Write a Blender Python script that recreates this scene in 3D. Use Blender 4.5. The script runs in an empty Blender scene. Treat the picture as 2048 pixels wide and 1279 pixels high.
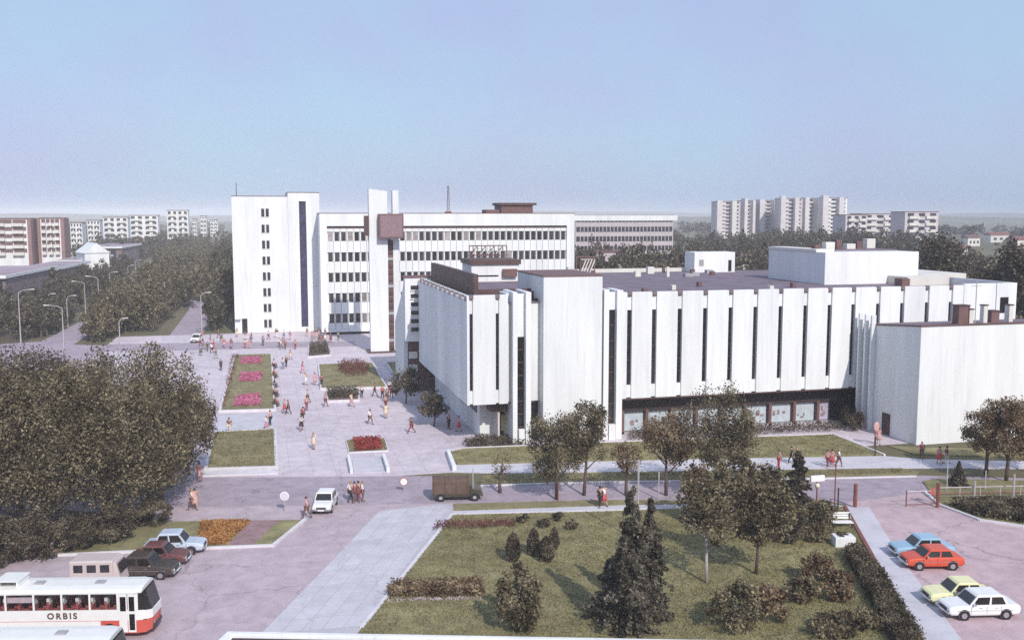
import bpy, bmesh, math, random
import numpy as np
from mathutils import Vector, Matrix
R = math.radians
rnd = random.Random(7)
sc = bpy.context.scene
col = sc.collection

# ------------------------------------------------------------------ camera, sky, sun, exposure
F, CX, CY, CAMH = 1950.0, 1024.0, 639.5, 23.0
YAW, PITCH = R(14.4), math.atan((639.5 - 430) / 1950.0)
cam = bpy.data.cameras.new('camera')
cam.sensor_width = 36.0
cam.lens = 36.0 * F / 2048.0
cam.clip_start, cam.clip_end = 0.5, 20000
camo = bpy.data.objects.new('camera', cam)
col.objects.link(camo)
camo.location = (0, 0, CAMH)
camo.rotation_euler = (R(90) - PITCH, 0, -YAW)
sc.camera = camo

SUN_EL, SUN_AZ = R(37.5), R(9.5)     # shadows run away from the camera, a little to the left
w = bpy.data.worlds.new('World'); sc.world = w; w.use_nodes = True
nt = w.node_tree; nt.nodes.clear()
o_ = nt.nodes.new('ShaderNodeOutputWorld'); bg = nt.nodes.new('ShaderNodeBackground')
sky = nt.nodes.new('ShaderNodeTexSky'); sky.sky_type = 'NISHITA'; sky.sun_disc = False
sky.sun_elevation = SUN_EL; sky.sun_rotation = R(180) - SUN_AZ
sky.air_density = 1.0; sky.dust_density = 2.0; sky.ozone_density = 1.5
tc = nt.nodes.new('ShaderNodeTexCoord')
nz = nt.nodes.new('ShaderNodeTexNoise'); nz.inputs['Scale'].default_value = 3.0; nz.inputs['Detail'].default_value = 5
mp = nt.nodes.new('ShaderNodeMapping'); mp.inputs['Scale'].default_value = (1, 1, 1.6)
rp = nt.nodes.new('ShaderNodeMapRange'); rp.inputs['From Min'].default_value = .3; rp.inputs['From Max'].default_value = .7
rp.inputs['To Min'].default_value = .70; rp.inputs['To Max'].default_value = .84
n2 = nt.nodes.new('ShaderNodeTexNoise'); n2.inputs['Scale'].default_value = 5.0; n2.inputs['Detail'].default_value = 6
vr = nt.nodes.new('ShaderNodeValToRGB')                     # thin high veil of cloud, cooler and warmer by patches
vr.color_ramp.elements[0].position = .36; vr.color_ramp.elements[1].position = .64
vr.color_ramp.elements[0].color = (.43, .50, .77, 1); vr.color_ramp.elements[1].color = (.41, .575, .79, 1)
vg = nt.nodes.new('ShaderNodeVectorMath'); vg.operation = 'SCALE'; vg.inputs['Scale'].default_value = 8.6
mx = nt.nodes.new('ShaderNodeMix'); mx.data_type = 'RGBA'
nt.links.new(tc.outputs['Generated'], mp.inputs['Vector']); nt.links.new(mp.outputs[0], nz.inputs['Vector']); nt.links.new(mp.outputs[0], n2.inputs['Vector'])
nt.links.new(n2.outputs['Fac'], vr.inputs['Fac']); nt.links.new(vr.outputs['Color'], vg.inputs[0]); nt.links.new(vg.outputs[0], mx.inputs['B'])
nt.links.new(nz.outputs['Fac'], rp.inputs['Value']); nt.links.new(rp.outputs[0], mx.inputs['Factor'])
nt.links.new(sky.outputs[0], mx.inputs['A']); nt.links.new(mx.outputs['Result'], bg.inputs['Color'])
bg.inputs['Strength'].default_value = 0.13
nt.links.new(bg.outputs[0], o_.inputs[0])

sl = bpy.data.lights.new('sun', 'SUN'); sl.energy = 3.4; sl.angle = R(0.6); sl.color = (1, .945, .87)
so = bpy.data.objects.new('sun', sl); col.objects.link(so)
d = Vector((-math.sin(SUN_AZ) * math.cos(SUN_EL), math.cos(SUN_AZ) * math.cos(SUN_EL), -math.sin(SUN_EL)))
so.rotation_euler = d.to_track_quat('-Z', 'Y').to_euler()
so.location = (0, 0, 200)
vs = sc.view_settings
vs.view_transform = 'Standard'; vs.look = 'None'; vs.exposure = 0.0; vs.gamma = 1.0; vs.use_curve_mapping = False
sc.cycles.use_denoising = False     # the grain of a real exposure is kept
sc.cycles.max_bounces = 6; sc.cycles.diffuse_bounces = 2; sc.cycles.glossy_bounces = 2
sc.cycles.transparent_max_bounces = 8; sc.cycles.volume_bounces = 0

# ------------------------------------------------------------------ survey helpers: a sight line met with a level or an upright plane
def ray(x, y):
    a = (x - CX) / F; b = -(y - CY) / F
    f = math.cos(PITCH) + b * math.sin(PITCH); u = -math.sin(PITCH) + b * math.cos(PITCH)
    return a * math.cos(YAW) + f * math.sin(YAW), -a * math.sin(YAW) + f * math.cos(YAW), u
def G(x, y, z=0.0):
    X, Y, u = ray(x, y); t = (z - CAMH) / u
    return (X * t, Y * t)
def OY(x, y, Y0):
    X, Y, u = ray(x, y); t = Y0 / Y
    return (X * t, CAMH + u * t)
def XY(x, Y0):
    return OY(x, 600, Y0)[0]

# ------------------------------------------------------------------ materials
MATS = {}
def mat(name, c, rough=.8, var=.12, scale=3.0, c2=None, bump=0.0, bscale=None, metal=0.0, streak=False, obj_var=0.0, emit=None, spec=.3, wear=0.0, joints=None, crack=True):
    if name in MATS: return MATS[name]
    m = bpy.data.materials.new(name); m.use_nodes = True; MATS[name] = m
    n = m.node_tree; p = n.nodes['Principled BSDF']
    p.inputs['Roughness'].default_value = rough; p.inputs['Metallic'].default_value = metal
    p.inputs['Specular IOR Level'].default_value = spec
    m.diffuse_color = (*c, 1)
    geo = n.nodes.new('ShaderNodeNewGeometry')
    mp = n.nodes.new('ShaderNodeMapping')
    mp.inputs['Scale'].default_value = (1, 1, .12) if streak else (1, 1, 1)
    n.links.new(geo.outputs['Position'], mp.inputs['Vector'])
    ns = n.nodes.new('ShaderNodeTexNoise'); ns.inputs['Scale'].default_value = scale; ns.inputs['Detail'].default_value = 6
    ns.inputs['Roughness'].default_value = .65
    n.links.new(mp.outputs[0], ns.inputs['Vector'])
    r = n.nodes.new('ShaderNodeValToRGB')
    b = c2 or tuple(min(1, v * (1 + var)) for v in c)
    a = c if c2 else tuple(v * (1 - var) for v in c)
    r.color_ramp.elements[0].position = .32; r.color_ramp.elements[1].position = .68
    r.color_ramp.elements[0].color = (*a, 1); r.color_ramp.elements[1].color = (*b, 1)
    n.links.new(ns.outputs['Fac'], r.inputs['Fac'])
    out = r.outputs['Color']
    if obj_var:
        oi = n.nodes.new('ShaderNodeObjectInfo'); mr = n.nodes.new('ShaderNodeMapRange')
        mr.inputs['To Min'].default_value = 1 - obj_var; mr.inputs['To Max'].default_value = 1 + obj_var
        n.links.new(oi.outputs['Random'], mr.inputs['Value'])
        vm = n.nodes.new('ShaderNodeVectorMath'); vm.operation = 'SCALE'
        n.links.new(out, vm.inputs[0]); n.links.new(mr.outputs[0], vm.inputs['Scale']); out = vm.outputs[0]
    if streak:
        m2 = n.nodes.new('ShaderNodeMapping'); m2.inputs['Scale'].default_value = (1, 1, .05); n.links.new(geo.outputs['Position'], m2.inputs['Vector'])
        s2 = n.nodes.new('ShaderNodeTexNoise'); s2.inputs['Scale'].default_value = 3.2; s2.inputs['Detail'].default_value = 4; n.links.new(m2.outputs[0], s2.inputs['Vector'])
        r2 = n.nodes.new('ShaderNodeMapRange'); r2.inputs['From Min'].default_value = .52; r2.inputs['From Max'].default_value = .72; r2.inputs['To Min'].default_value = 1; r2.inputs['To Max'].default_value = .91
        n.links.new(s2.outputs['Fac'], r2.inputs['Value'])
        vm = n.nodes.new('ShaderNodeVectorMath'); vm.operation = 'SCALE'; n.links.new(out, vm.inputs[0]); n.links.new(r2.outputs[0], vm.inputs['Scale']); out = vm.outputs[0]
    if wear:
        def mul(o1, lo, hi, sock):
            mr = n.nodes.new('ShaderNodeMapRange'); mr.inputs['From Min'].default_value = .35; mr.inputs['From Max'].default_value = .65
            mr.inputs['To Min'].default_value = lo; mr.inputs['To Max'].default_value = hi; n.links.new(sock, mr.inputs['Value'])
            vm = n.nodes.new('ShaderNodeVectorMath'); vm.operation = 'SCALE'
            n.links.new(o1, vm.inputs[0]); n.links.new(mr.outputs[0], vm.inputs['Scale']); return vm.outputs[0]
        for sc_, a_ in ((.05, .6), (.9, .8), (7.0, .7)):
            nn = n.nodes.new('ShaderNodeTexNoise'); nn.inputs['Scale'].default_value = sc_; nn.inputs['Detail'].default_value = 5; nn.inputs['Distortion'].default_value = .6
            n.links.new(geo.outputs['Position'], nn.inputs['Vector']); out = mul(out, 1 - wear * a_, 1 + wear * a_ * .6, nn.outputs['Fac'])
        if crack:
            vo = n.nodes.new('ShaderNodeTexVoronoi'); vo.feature = 'DISTANCE_TO_EDGE'; vo.inputs['Scale'].default_value = .13
            nd = n.nodes.new('ShaderNodeTexNoise'); nd.inputs['Scale'].default_value = .8; nd.inputs['Detail'].default_value = 5
            n.links.new(geo.outputs['Position'], nd.inputs['Vector'])
            mv = n.nodes.new('ShaderNodeMix'); mv.data_type = 'VECTOR'; mv.inputs['Factor'].default_value = .6
            av = n.nodes.new('ShaderNodeVectorMath'); av.operation = 'MULTIPLY_ADD'; av.inputs[1].default_value = (2.2, 2.2, 0)
            n.links.new(nd.outputs['Color'], av.inputs[0]); n.links.new(geo.outputs['Position'], av.inputs[2]); n.links.new(av.outputs[0], vo.inputs['Vector'])
            ck = n.nodes.new('ShaderNodeMapRange'); ck.inputs['From Max'].default_value = .009; ck.inputs['To Min'].default_value = 1 - wear * 2.2; ck.inputs['To Max'].default_value = 1
            n.links.new(vo.outputs['Distance'], ck.inputs['Value'])
            vm = n.nodes.new('ShaderNodeVectorMath'); vm.operation = 'SCALE'; n.links.new(out, vm.inputs[0]); n.links.new(ck.outputs[0], vm.inputs['Scale']); out = vm.outputs[0]
    if joints:
        bt = n.nodes.new('ShaderNodeTexBrick'); bt.offset = 0; bt.inputs['Scale'].default_value = 1; bt.inputs['Mortar Size'].default_value = .035
        bt.inputs['Brick Width'].default_value = joints; bt.inputs['Row Height'].default_value = joints
        bt.inputs['Color1'].default_value = (1, 1, 1, 1); bt.inputs['Color2'].default_value = (.93, .93, .94, 1); bt.inputs['Mortar'].default_value = (.80, .79, .80, 1)
        n.links.new(geo.outputs['Position'], bt.inputs['Vector'])
        vm = n.nodes.new('ShaderNodeVectorMath'); vm.operation = 'MULTIPLY'; n.links.new(out, vm.inputs[0]); n.links.new(bt.outputs['Color'], vm.inputs[1]); out = vm.outputs[0]
    n.links.new(out, p.inputs['Base Color'])
    if bump:
        n2 = n.nodes.new('ShaderNodeTexNoise'); n2.inputs['Scale'].default_value = bscale or scale * 6; n2.inputs['Detail'].default_value = 4
        n.links.new(geo.outputs['Position'], n2.inputs['Vector'])
        bu = n.nodes.new('ShaderNodeBump'); bu.inputs['Strength'].default_value = bump; bu.inputs['Distance'].default_value = .03
        n.links.new(n2.outputs['Fac'], bu.inputs['Height']); n.links.new(bu.outputs[0], p.inputs['Normal'])
    return m

def leafmat(name, cols, trans=.2):
    if name in MATS: return MATS[name]
    m = bpy.data.materials.new(name); m.use_nodes = True; MATS[name] = m
    n = m.node_tree; p = n.nodes['Principled BSDF']; out = n.nodes['Material Output']
    p.inputs['Roughness'].default_value = .75; p.inputs['Specular IOR Level'].default_value = .2
    g = n.nodes.new('ShaderNodeNewGeometry')
    ns = n.nodes.new('ShaderNodeTexNoise'); ns.inputs['Scale'].default_value = .9; ns.inputs['Detail'].default_value = 3
    n.links.new(g.outputs['Position'], ns.inputs['Vector'])
    ad = n.nodes.new('ShaderNodeMath'); ad.operation = 'MULTIPLY_ADD'; ad.inputs[1].default_value = .55
    n.links.new(g.outputs['Random Per Island'], ad.inputs[0])
    sb = n.nodes.new('ShaderNodeMath'); sb.operation = 'MULTIPLY_ADD'; sb.inputs[1].default_value = 1.9; sb.inputs[2].default_value = -.70
    n.links.new(ns.outputs['Fac'], sb.inputs[0]); n.links.new(sb.outputs[0], ad.inputs[2])
    r = n.nodes.new('ShaderNodeValToRGB')
    r.color_ramp.elements.remove(r.color_ramp.elements[1])
    for i, c in enumerate(cols):
        e = r.color_ramp.elements[0] if i == 0 else r.color_ramp.elements.new(i / (len(cols) - 1))
        e.color = (*c, 1)
    n.links.new(ad.outputs[0], r.inputs['Fac']); n.links.new(r.outputs['Color'], p.inputs['Base Color'])
    t = n.nodes.new('ShaderNodeBsdfTranslucent'); n.links.new(r.outputs['Color'], t.inputs['Color'])
    ms = n.nodes.new('ShaderNodeMixShader'); ms.inputs[0].default_value = trans
    n.links.new(p.outputs[0], ms.inputs[1]); n.links.new(t.outputs[0], ms.inputs[2]); n.links.new(ms.outputs[0], out.inputs[0])
    return m

def glassmat(name, c, rough=.08, tr=0.0, tint=(.97, .98, .98)):
    m = mat(name, c, rough=rough, var=.25, scale=.7, spec=.6)
    if tr:
        n = m.node_tree; p = n.nodes['Principled BSDF']; out = n.nodes['Material Output']
        t = n.nodes.new('ShaderNodeBsdfTransparent'); t.inputs[0].default_value = (*tint, 1)
        ms = n.nodes.new('ShaderNodeMixShader'); ms.inputs[0].default_value = tr
        n.links.new(p.outputs[0], ms.inputs[1]); n.links.new(t.outputs[0], ms.inputs[2]); n.links.new(ms.outputs[0], out.inputs[0])
    return m

WHITE = mat('white_cladding', (.775, .78, .785), .65, .10, .45, streak=True, obj_var=.05, bump=.05, bscale=20)
WHITE2 = mat('white_plaster', (.77, .77, .77), .8, .10, .3, streak=True, bump=.08, bscale=8)
CREAM = mat('pale_panel', (.70, .67, .62), .8, .08, .4, streak=True, obj_var=.03)
GREYW = mat('grey_concrete', (.38, .36, .38), .85, .15, .8, bump=.1)
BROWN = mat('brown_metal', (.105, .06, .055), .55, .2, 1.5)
BROWN2 = mat('brown_panel', (.17, .095, .09), .6, .15, 1.2, obj_var=.1)
REDB = mat('red_brown_paint', (.22, .08, .065), .6, .15, 2)
ROOF = mat('roofing_felt', (.20, .155, .19), .9, .25, .35, bump=.2, bscale=3)
GLASS = mat('dark_glazing', (.022, .018, .018), .12, .4, .5, spec=.6, obj_var=.6)
GLASSV = mat('office_glazing', (.035, .03, .04), .15, .4, .6, spec=.6, obj_var=.5)
GLASSB = mat('tinted_glazing', (.055, .05, .11), .15, .4, .5, spec=.6)
CURTAIN = mat('shop_display', (.70, .745, .80), .5, .18, 1.6)
PAVE = mat('plaza_paving', (.645, .56, .60), .85, .06, .22, bump=.15, bscale=6, wear=.12, joints=2.0)
ASPH = mat('asphalt', (.49, .40, .435), .9, .06, .12, bump=.25, bscale=14, wear=.15)
ASPHP = mat('pink_asphalt', (.545, .405, .43), .9, .06, .12, bump=.25, bscale=14, wear=.15)
ROADM = mat('street_asphalt', (.41, .338, .39), .9, .06, .15, bump=.2, bscale=14, wear=.16)
APRON = mat('concrete_slab', (.56, .535, .58), .85, .08, .5, bump=.15, obj_var=.05, wear=.08)
KERB = mat('kerb_stone', (.66, .63, .66), .85, .12, 1.2)
GRASS = mat('lawn_grass', (.20, .175, .085), .95, .3, .3, c2=(.33, .295, .15), bump=.8, bscale=9, wear=.22, crack=False)
GRASS2 = mat('dry_grass', (.20, .17, .085), .95, .3, .4, c2=(.32, .275, .15), bump=.8, bscale=9, wear=.2, crack=False)
EARTH = mat('earth', (.17, .115, .105), .95, .25, .6, bump=.4)
LAND = mat('open_country', (.10, .088, .045), .95, .3, .004, c2=(.21, .185, .115))
TRUNK = mat('bark', (.13, .09, .08), .9, .25, 5, bump=.4)
BIRCH = mat('pale_bark', (.42, .37, .36), .85, .35, 4)
STEEL = mat('pale_steel', (.5, .47, .48), .5, .1, 2, metal=.2)
DARKST = mat('dark_steel', (.06, .05, .055), .5, .1, 2)
POLE = mat('concrete_pole', (.45, .41, .42), .8, .12, 2)
SIGNW = mat('sign_white', (.82, .81, .8), .5, .03, 2)
RUBBER = mat('tyre_rubber', (.02, .018, .02), .8, .1, 4)
CHROME = mat('chrome', (.6, .6, .62), .25, .05, 2, metal=.9)
LEAFA = leafmat('foliage_olive', [(.026, .016, .011), (.10, .077, .046), (.21, .172, .104), (.40, .335, .215)])
LEAFB = leafmat('foliage_dark', [(.016, .010, .009), (.062, .047, .033), (.14, .113, .075), (.28, .235, .16)])
LEAFC = leafmat('foliage_russet', [(.04, .018, .013), (.14, .088, .052), (.27, .195, .12), (.45, .345, .235)])
LEAFK = leafmat('conifer_needles', [(.018, .013, .012), (.065, .055, .042), (.145, .125, .092), (.28, .245, .19)])
TURF = leafmat('grass_blades', [(.14, .115, .055), (.22, .19, .092), (.30, .265, .135), (.40, .35, .20)], .3)
PINK = leafmat('pink_blooms', [(.45, .09, .20), (.62, .16, .30), (.72, .28, .42)])
REDF = leafmat('red_blooms', [(.16, .03, .025), (.34, .055, .05), (.50, .09, .07)])
ORANGE = leafmat('orange_blooms', [(.24, .11, .04), (.44, .20, .065), (.52, .30, .12)])
MAUVE = leafmat('wine_red_plants', [(.10, .035, .035), (.18, .06, .055), (.27, .10, .085)])

# ------------------------------------------------------------------ mesh builder
def rootloc(o):
    v = Vector((0, 0, 0))
    while o is not None:
        v += o.location; o = o.parent
    return v
class MB:
    def __init__(s): s.v = []; s.f = []
    def quad(s, *p):
        i = len(s.v); s.v += [tuple(q) for q in p]; s.f.append(tuple(range(i, i + len(p)))); return s
    def box(s, x0, x1, y0, y1, z0, z1):
        i = len(s.v)
        s.v += [(x0, y0, z0), (x1, y0, z0), (x1, y1, z0), (x0, y1, z0), (x0, y0, z1), (x1, y0, z1), (x1, y1, z1), (x0, y1, z1)]
        for q in ((0, 3, 2, 1), (4, 5, 6, 7), (0, 1, 5, 4), (1, 2, 6, 5), (2, 3, 7, 6), (3, 0, 4, 7)): s.f.append(tuple(i + k for k in q))
        return s
    def prism(s, poly, z0, z1):
        n = len(poly); i = len(s.v)
        a = sum(poly[k][0] * poly[(k + 1) % n][1] - poly[(k + 1) % n][0] * poly[k][1] for k in range(n))
        if a < 0: poly = poly[::-1]
        s.v += [(p[0], p[1], z0) for p in poly] + [(p[0], p[1], z1) for p in poly]
        s.f.append(tuple(i + k for k in range(n - 1, -1, -1))); s.f.append(tuple(i + n + k for k in range(n)))
        for k in range(n): s.f.append((i + k, i + (k + 1) % n, i + n + (k + 1) % n, i + n + k))
        return s
    def loft(s, rings, cap=True):
        n = len(rings[0]); b = len(s.v)
        for r in rings: s.v += [tuple(q) for q in r]
        for j in range(len(rings) - 1):
            for k in range(n):
                s.f.append((b + j * n + k, b + j * n + (k + 1) % n, b + (j + 1) * n + (k + 1) % n, b + (j + 1) * n + k))
        if cap:
            s.f.append(tuple(b + k for k in range(n - 1, -1, -1))); e = b + (len(rings) - 1) * n
            s.f.append(tuple(e + k for k in range(n)))
        return s
    def tube(s, pts, rad, n=8, cap=True):
        rings = []
        for i, p in enumerate(pts):
            p = Vector(p); a = Vector(pts[max(i - 1, 0)]); b = Vector(pts[min(i + 1, len(pts) - 1)])
            t = (b - a).normalized(); up = Vector((0, 0, 1)) if abs(t.z) < .9 else Vector((1, 0, 0))
            u = t.cross(up).normalized(); v = t.cross(u).normalized(); r = rad[i] if isinstance(rad, (list, tuple)) else rad
            rings.append([p + (u * math.cos(2 * math.pi * k / n) + v * math.sin(2 * math.pi * k / n)) * r for k in range(n)])
        return s.loft(rings, cap)
    def ball(s, c, r, n=8, m=6, sx=1, sy=1, sz=1):
        rings = []
        for j in range(m + 1):
            a = math.pi * j / m; rr = max(.02, math.sin(a)) * r
            rings.append([(c[0] + sx * rr * math.cos(2 * math.pi * k / n), c[1] + sy * rr * math.sin(2 * math.pi * k / n), c[2] - sz * r * math.cos(a)) for k in range(n)])
        return s.loft(rings)
    def mesh(s, name, m, off=(0, 0, 0), smooth=False):
        me = bpy.data.meshes.new(name)
        me.from_pydata([(v[0] - off[0], v[1] - off[1], v[2] - off[2]) for v in s.v], [], s.f)
        if m: me.materials.append(m)
        if smooth: me.polygons.foreach_set('use_smooth', [True] * len(me.polygons))
        me.update(); return me
    def build(s, name, m, parent=None, local=False, smooth=False, bevel=0, **props):
        off = rootloc(parent) if (parent is not None and not local) else (0, 0, 0)
        me = s.mesh(name, m, off, smooth)
        bm = bmesh.new(); bm.from_mesh(me); bmesh.ops.recalc_face_normals(bm, faces=bm.faces)
        if bevel:
            bmesh.ops.remove_doubles(bm, verts=bm.verts, dist=1e-5)
            es = [e for e in bm.edges if e.is_manifold and e.calc_face_angle(0) > .5]
            bmesh.ops.bevel(bm, geom=es, offset=bevel, segments=2, affect='EDGES', profile=.5)
        bm.to_mesh(me); bm.free()
        o = bpy.data.objects.new(name, me); col.objects.link(o); o.parent = parent
        for k, v in props.items(): o[k] = v
        return o
def piece(me, name, parent, loc, rz=0, scale=None, m=None, **props):
    o = bpy.data.objects.new(name, me); col.objects.link(o); o.parent = parent
    o.location = loc; o.rotation_euler = (0, 0, rz)
    if scale: o.scale = scale
    if m:
        o.material_slots[0].link = 'OBJECT'; o.material_slots[0].material = m
    for k, v in props.items(): o[k] = v
    return o
def thing(name, label, cat, loc=(0, 0, 0), rz=0, group=None):
    o = bpy.data.objects.new(name, None); col.objects.link(o); o.location = loc; o.rotation_euler = (0, 0, rz)
    o['label'] = label; o['category'] = cat
    if group: o['group'] = group
    o.empty_display_size = .3
    return o
def tag(o, label, cat, group=None):
    o['label'] = label; o['category'] = cat
    if group: o['group'] = group
    return o
def copy_tree(o, parent=None):
    c = o.copy(); col.objects.link(c); c.parent = parent
    for ch in o.children: copy_tree(ch, c)
    return c
def sheet(name, pts, z0, z1, m, kind='structure'):
    return MB().prism(pts, z0, z1).build(name, m, kind=kind)
def P(*px): return [G(*p) for p in px]

def bars(name, boxes, m, parent):
    for b_ in boxes: MB().box(*b_).build(name, m, parent)
# ------------------------------------------------------------------ foliage
def leaves(n, centre, rad, leaf, seed, clumps=40, shape='ball', fill=.55):
    g = np.random.default_rng(seed); rad = np.array(rad, float); c0 = np.array(centre, float)
    if shape == 'spruce':
        nb = clumps * 14; hb = g.random(nb) ** 1.25; ab = g.uniform(0, 2 * np.pi, nb)
        lb = (1.02 - hb) ** .8 * g.uniform(.45, 1.12, nb) + .05
        k = g.integers(0, nb, n); t = g.random(n) ** .6
        r = lb[k] * t; a = ab[k] + g.normal(size=n) * .10 / (.25 + t)
        p = np.stack([r * np.cos(a), r * np.sin(a), hb[k] * 2 - 1 - .16 * r * (1 + t * .5) + g.normal(size=n) * .025], 1)
    elif shape == 'ball':
        d_ = g.normal(size=(clumps, 3)); d_ /= np.linalg.norm(d_, axis=1)[:, None]
        cc = d_ * (g.uniform(fill ** 3, 1, (clumps, 1)) ** (1 / 3)) * g.uniform(.62, 1.20, (clumps, 1))
        k = g.integers(0, clumps, n)
        p = cc[k] + g.normal(size=(n, 3)) * (.105 + .075 * g.random(clumps))[k][:, None]
    elif shape == 'cone':
        t = g.random(n) ** .6; h = 1 - t                     # t=1 at the base
        lay = np.floor(h * clumps) / clumps
        h2 = lay + (h - lay) * .75
        a = g.uniform(0, 2 * np.pi, n)
        br = 1 + .28 * np.sin(a * 5 + lay * 40) + .12 * g.normal(size=n)
        r = (1.03 - h2) * np.sqrt(g.uniform(.25, 1, n)) * br
        p = np.stack([r * np.cos(a), r * np.sin(a), h2 * 2 - 1 - .12 * r], 1)
    else:                                                     # column / flame
        h = g.random(n); a = g.uniform(0, 2 * np.pi, n)
        prof = np.minimum(1, np.sin(np.pi * np.clip(h * .9 + .12, 0, 1)) ** .6)
        r = prof * np.sqrt(g.uniform(.5, 1, n)) * (1 + .12 * np.sin(a * 4 + h * 9))
        p = np.stack([r * np.cos(a), r * np.sin(a), h * 2 - 1], 1)
    if shape == 'ball':
        rr = np.linalg.norm(p, axis=1); lim = 1.06 + .13 * np.sin(p[:, 0] * 9 + seed) * np.cos(p[:, 2] * 11 + p[:, 1] * 8)
        p = p * np.where(rr > lim, lim * g.uniform(.72, 1.0, n) / np.maximum(rr, .01), 1)[:, None]
    p = p * rad + c0
    u = g.normal(size=(n, 3)); u /= np.linalg.norm(u, axis=1)[:, None]
    v = np.cross(u, g.normal(size=(n, 3))); v /= np.linalg.norm(v, axis=1)[:, None]
    s = leaf * g.uniform(.55, 1.35, (n, 1))
    q = np.stack([p - u * s, p + v * s * .6, p + u * s, p - v * s * .6], 1)
    return q.reshape(-1, 3)
def quads_mesh(name, arr, m):
    n = len(arr) // 4
    me = bpy.data.meshes.new(name)
    me.vertices.add(n * 4); me.vertices.foreach_set('co', arr.astype(np.float32).ravel())
    me.loops.add(n * 4); me.loops.foreach_set('vertex_index', np.arange(n * 4, dtype=np.int32))
    me.polygons.add(n); me.polygons.foreach_set('loop_start', np.arange(0, n * 4, 4, dtype=np.int32))
    me.polygons.foreach_set('loop_total', np.full(n, 4, dtype=np.int32))
    me.materials.append(m); me.update(calc_edges=True); return me
def quads_obj(name, arr, m, parent=None, **props):
    o = bpy.data.objects.new(name, quads_mesh(name, arr, m)); col.objects.link(o); o.parent = parent
    for k, v in props.items(): o[k] = v
    return o
def limbs(h0, h1, r0, crown_r, seed, nl=6, lean=(0, 0), up=.75):
    q = random.Random(seed); mb = MB()
    top = (lean[0], lean[1], h1)
    pts = [(lean[0] * t + q.uniform(-.08, .08) * (0 < t < 1), lean[1] * t + q.uniform(-.08, .08) * (0 < t < 1), h1 * t) for t in (0, .25, .5, .75, 1)]
    mb.tube(pts, [r0 * 1.25, r0, r0 * .8, r0 * .55, r0 * .2], 8)
    for i in range(nl):
        a = 2 * math.pi * (i + q.random() * .6) / nl; z = h0 + (h1 - h0) * (.0 + .5 * i / nl); L = crown_r * q.uniform(.6, .95)
        b = (lean[0] * z / h1, lean[1] * z / h1, z)
        m_ = (b[0] + math.cos(a) * L * .5, b[1] + math.sin(a) * L * .5, z + L * up * .55)
        e = (b[0] + math.cos(a) * L, b[1] + math.sin(a) * L, z + L * up)
        mb.tube([b, m_, e], [r0 * .5, r0 * .33, r0 * .1], 6)
    return mb
def tree(name, label, x, y, h, cr, c0, n, leaf, lm, seed, trunk=TRUNK, tr=.16, group=None, fill=.5, clumps=42, lean=(0, 0), cat='tree'):
    t = thing(name, label, cat, (x, y, 0), 0, group)
    cz = (h + c0) / 2
    limbs(c0 * .8, h * .82, tr, cr, seed, 7, lean).build('trunk', trunk, t, local=True, smooth=True)
    quads_obj('crown', leaves(n, (lean[0] * .7, lean[1] * .7, cz), (cr, cr, (h - c0) / 2), leaf, seed, clumps, 'ball', fill), lm, t)
    return t
def shrub(name, label, x, y, h, r, n, leaf, lm, seed, shape='column', group=None, cat='shrub', clumps=20):
    t = thing(name, label, cat, (x, y, 0), 0, group)
    MB().tube([(0, 0, 0), (0, 0, h * .7)], [.05, .02], 6).build('stem', TRUNK, t, local=True)
    quads_obj('foliage', leaves(n, (0, 0, h / 2 + .05), (r, r, h / 2), leaf, seed, clumps, shape, .3), lm, t)
    return t

# ================================================================== THE GROUND
sheet('ground', [(-5200, -60), (5200, -60), (5200, 5600), (-5200, 5600)], -.6, -.02, LAND)
# town floor: paved and worn surfaces round the square
sheet('plaza', [(-27, 84.5), (40, 84.5), (64, 84.0), (64, 100), (36, 150), (36, 197), (-27, 197)], -.3, 0.0, PAVE)
sheet('street', P((-500, 968), (-200, 966), (400, 954), (890, 951), (960, 973), (1180, 966), (1840, 950), (2300, 962), (2300, 984),
                  (1900, 988), (1700, 1010), (1640, 998), (1400, 1000), (1200, 998), (905, 1006), (380, 1013), (-200, 1016), (-500, 1018)), -.2, .004, ROADM)
sheet('car_park', P((-700, 1010), (380, 1011), (905, 1004), (1000, 1279), (1000, 1420), (-900, 1420)), -.2, .002, ASPH)
sheet('parking_road', P((1690, 1005), (1840, 985), (2400, 975), (2500, 1420), (1850, 1420)), -.2, .006, ASPHP)
sheet('side_street', [(-60, 150), (-27, 158), (-27, 184), (-33, 187), (-32.5, 230), (-36, 330), (-52, 560), (-57, 560), (-42, 330), (-38.5, 230), (-39.5, 193), (-60, 186)], -.2, .003, ROADM)
sheet('avenue', [(-17.5, 196.8), (-11.5, 196.8), (-12.2, 250), (-16, 275), (-30, 290), (-30, 284), (-19, 272), (-17.5, 250)], -.2, .003, ROADM)
sheet('forecourt_street', [(-27, 176), (-8, 174), (16, 172), (16, 179), (-8, 184), (-27, 186)], -.1, .004, ROADM)
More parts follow.
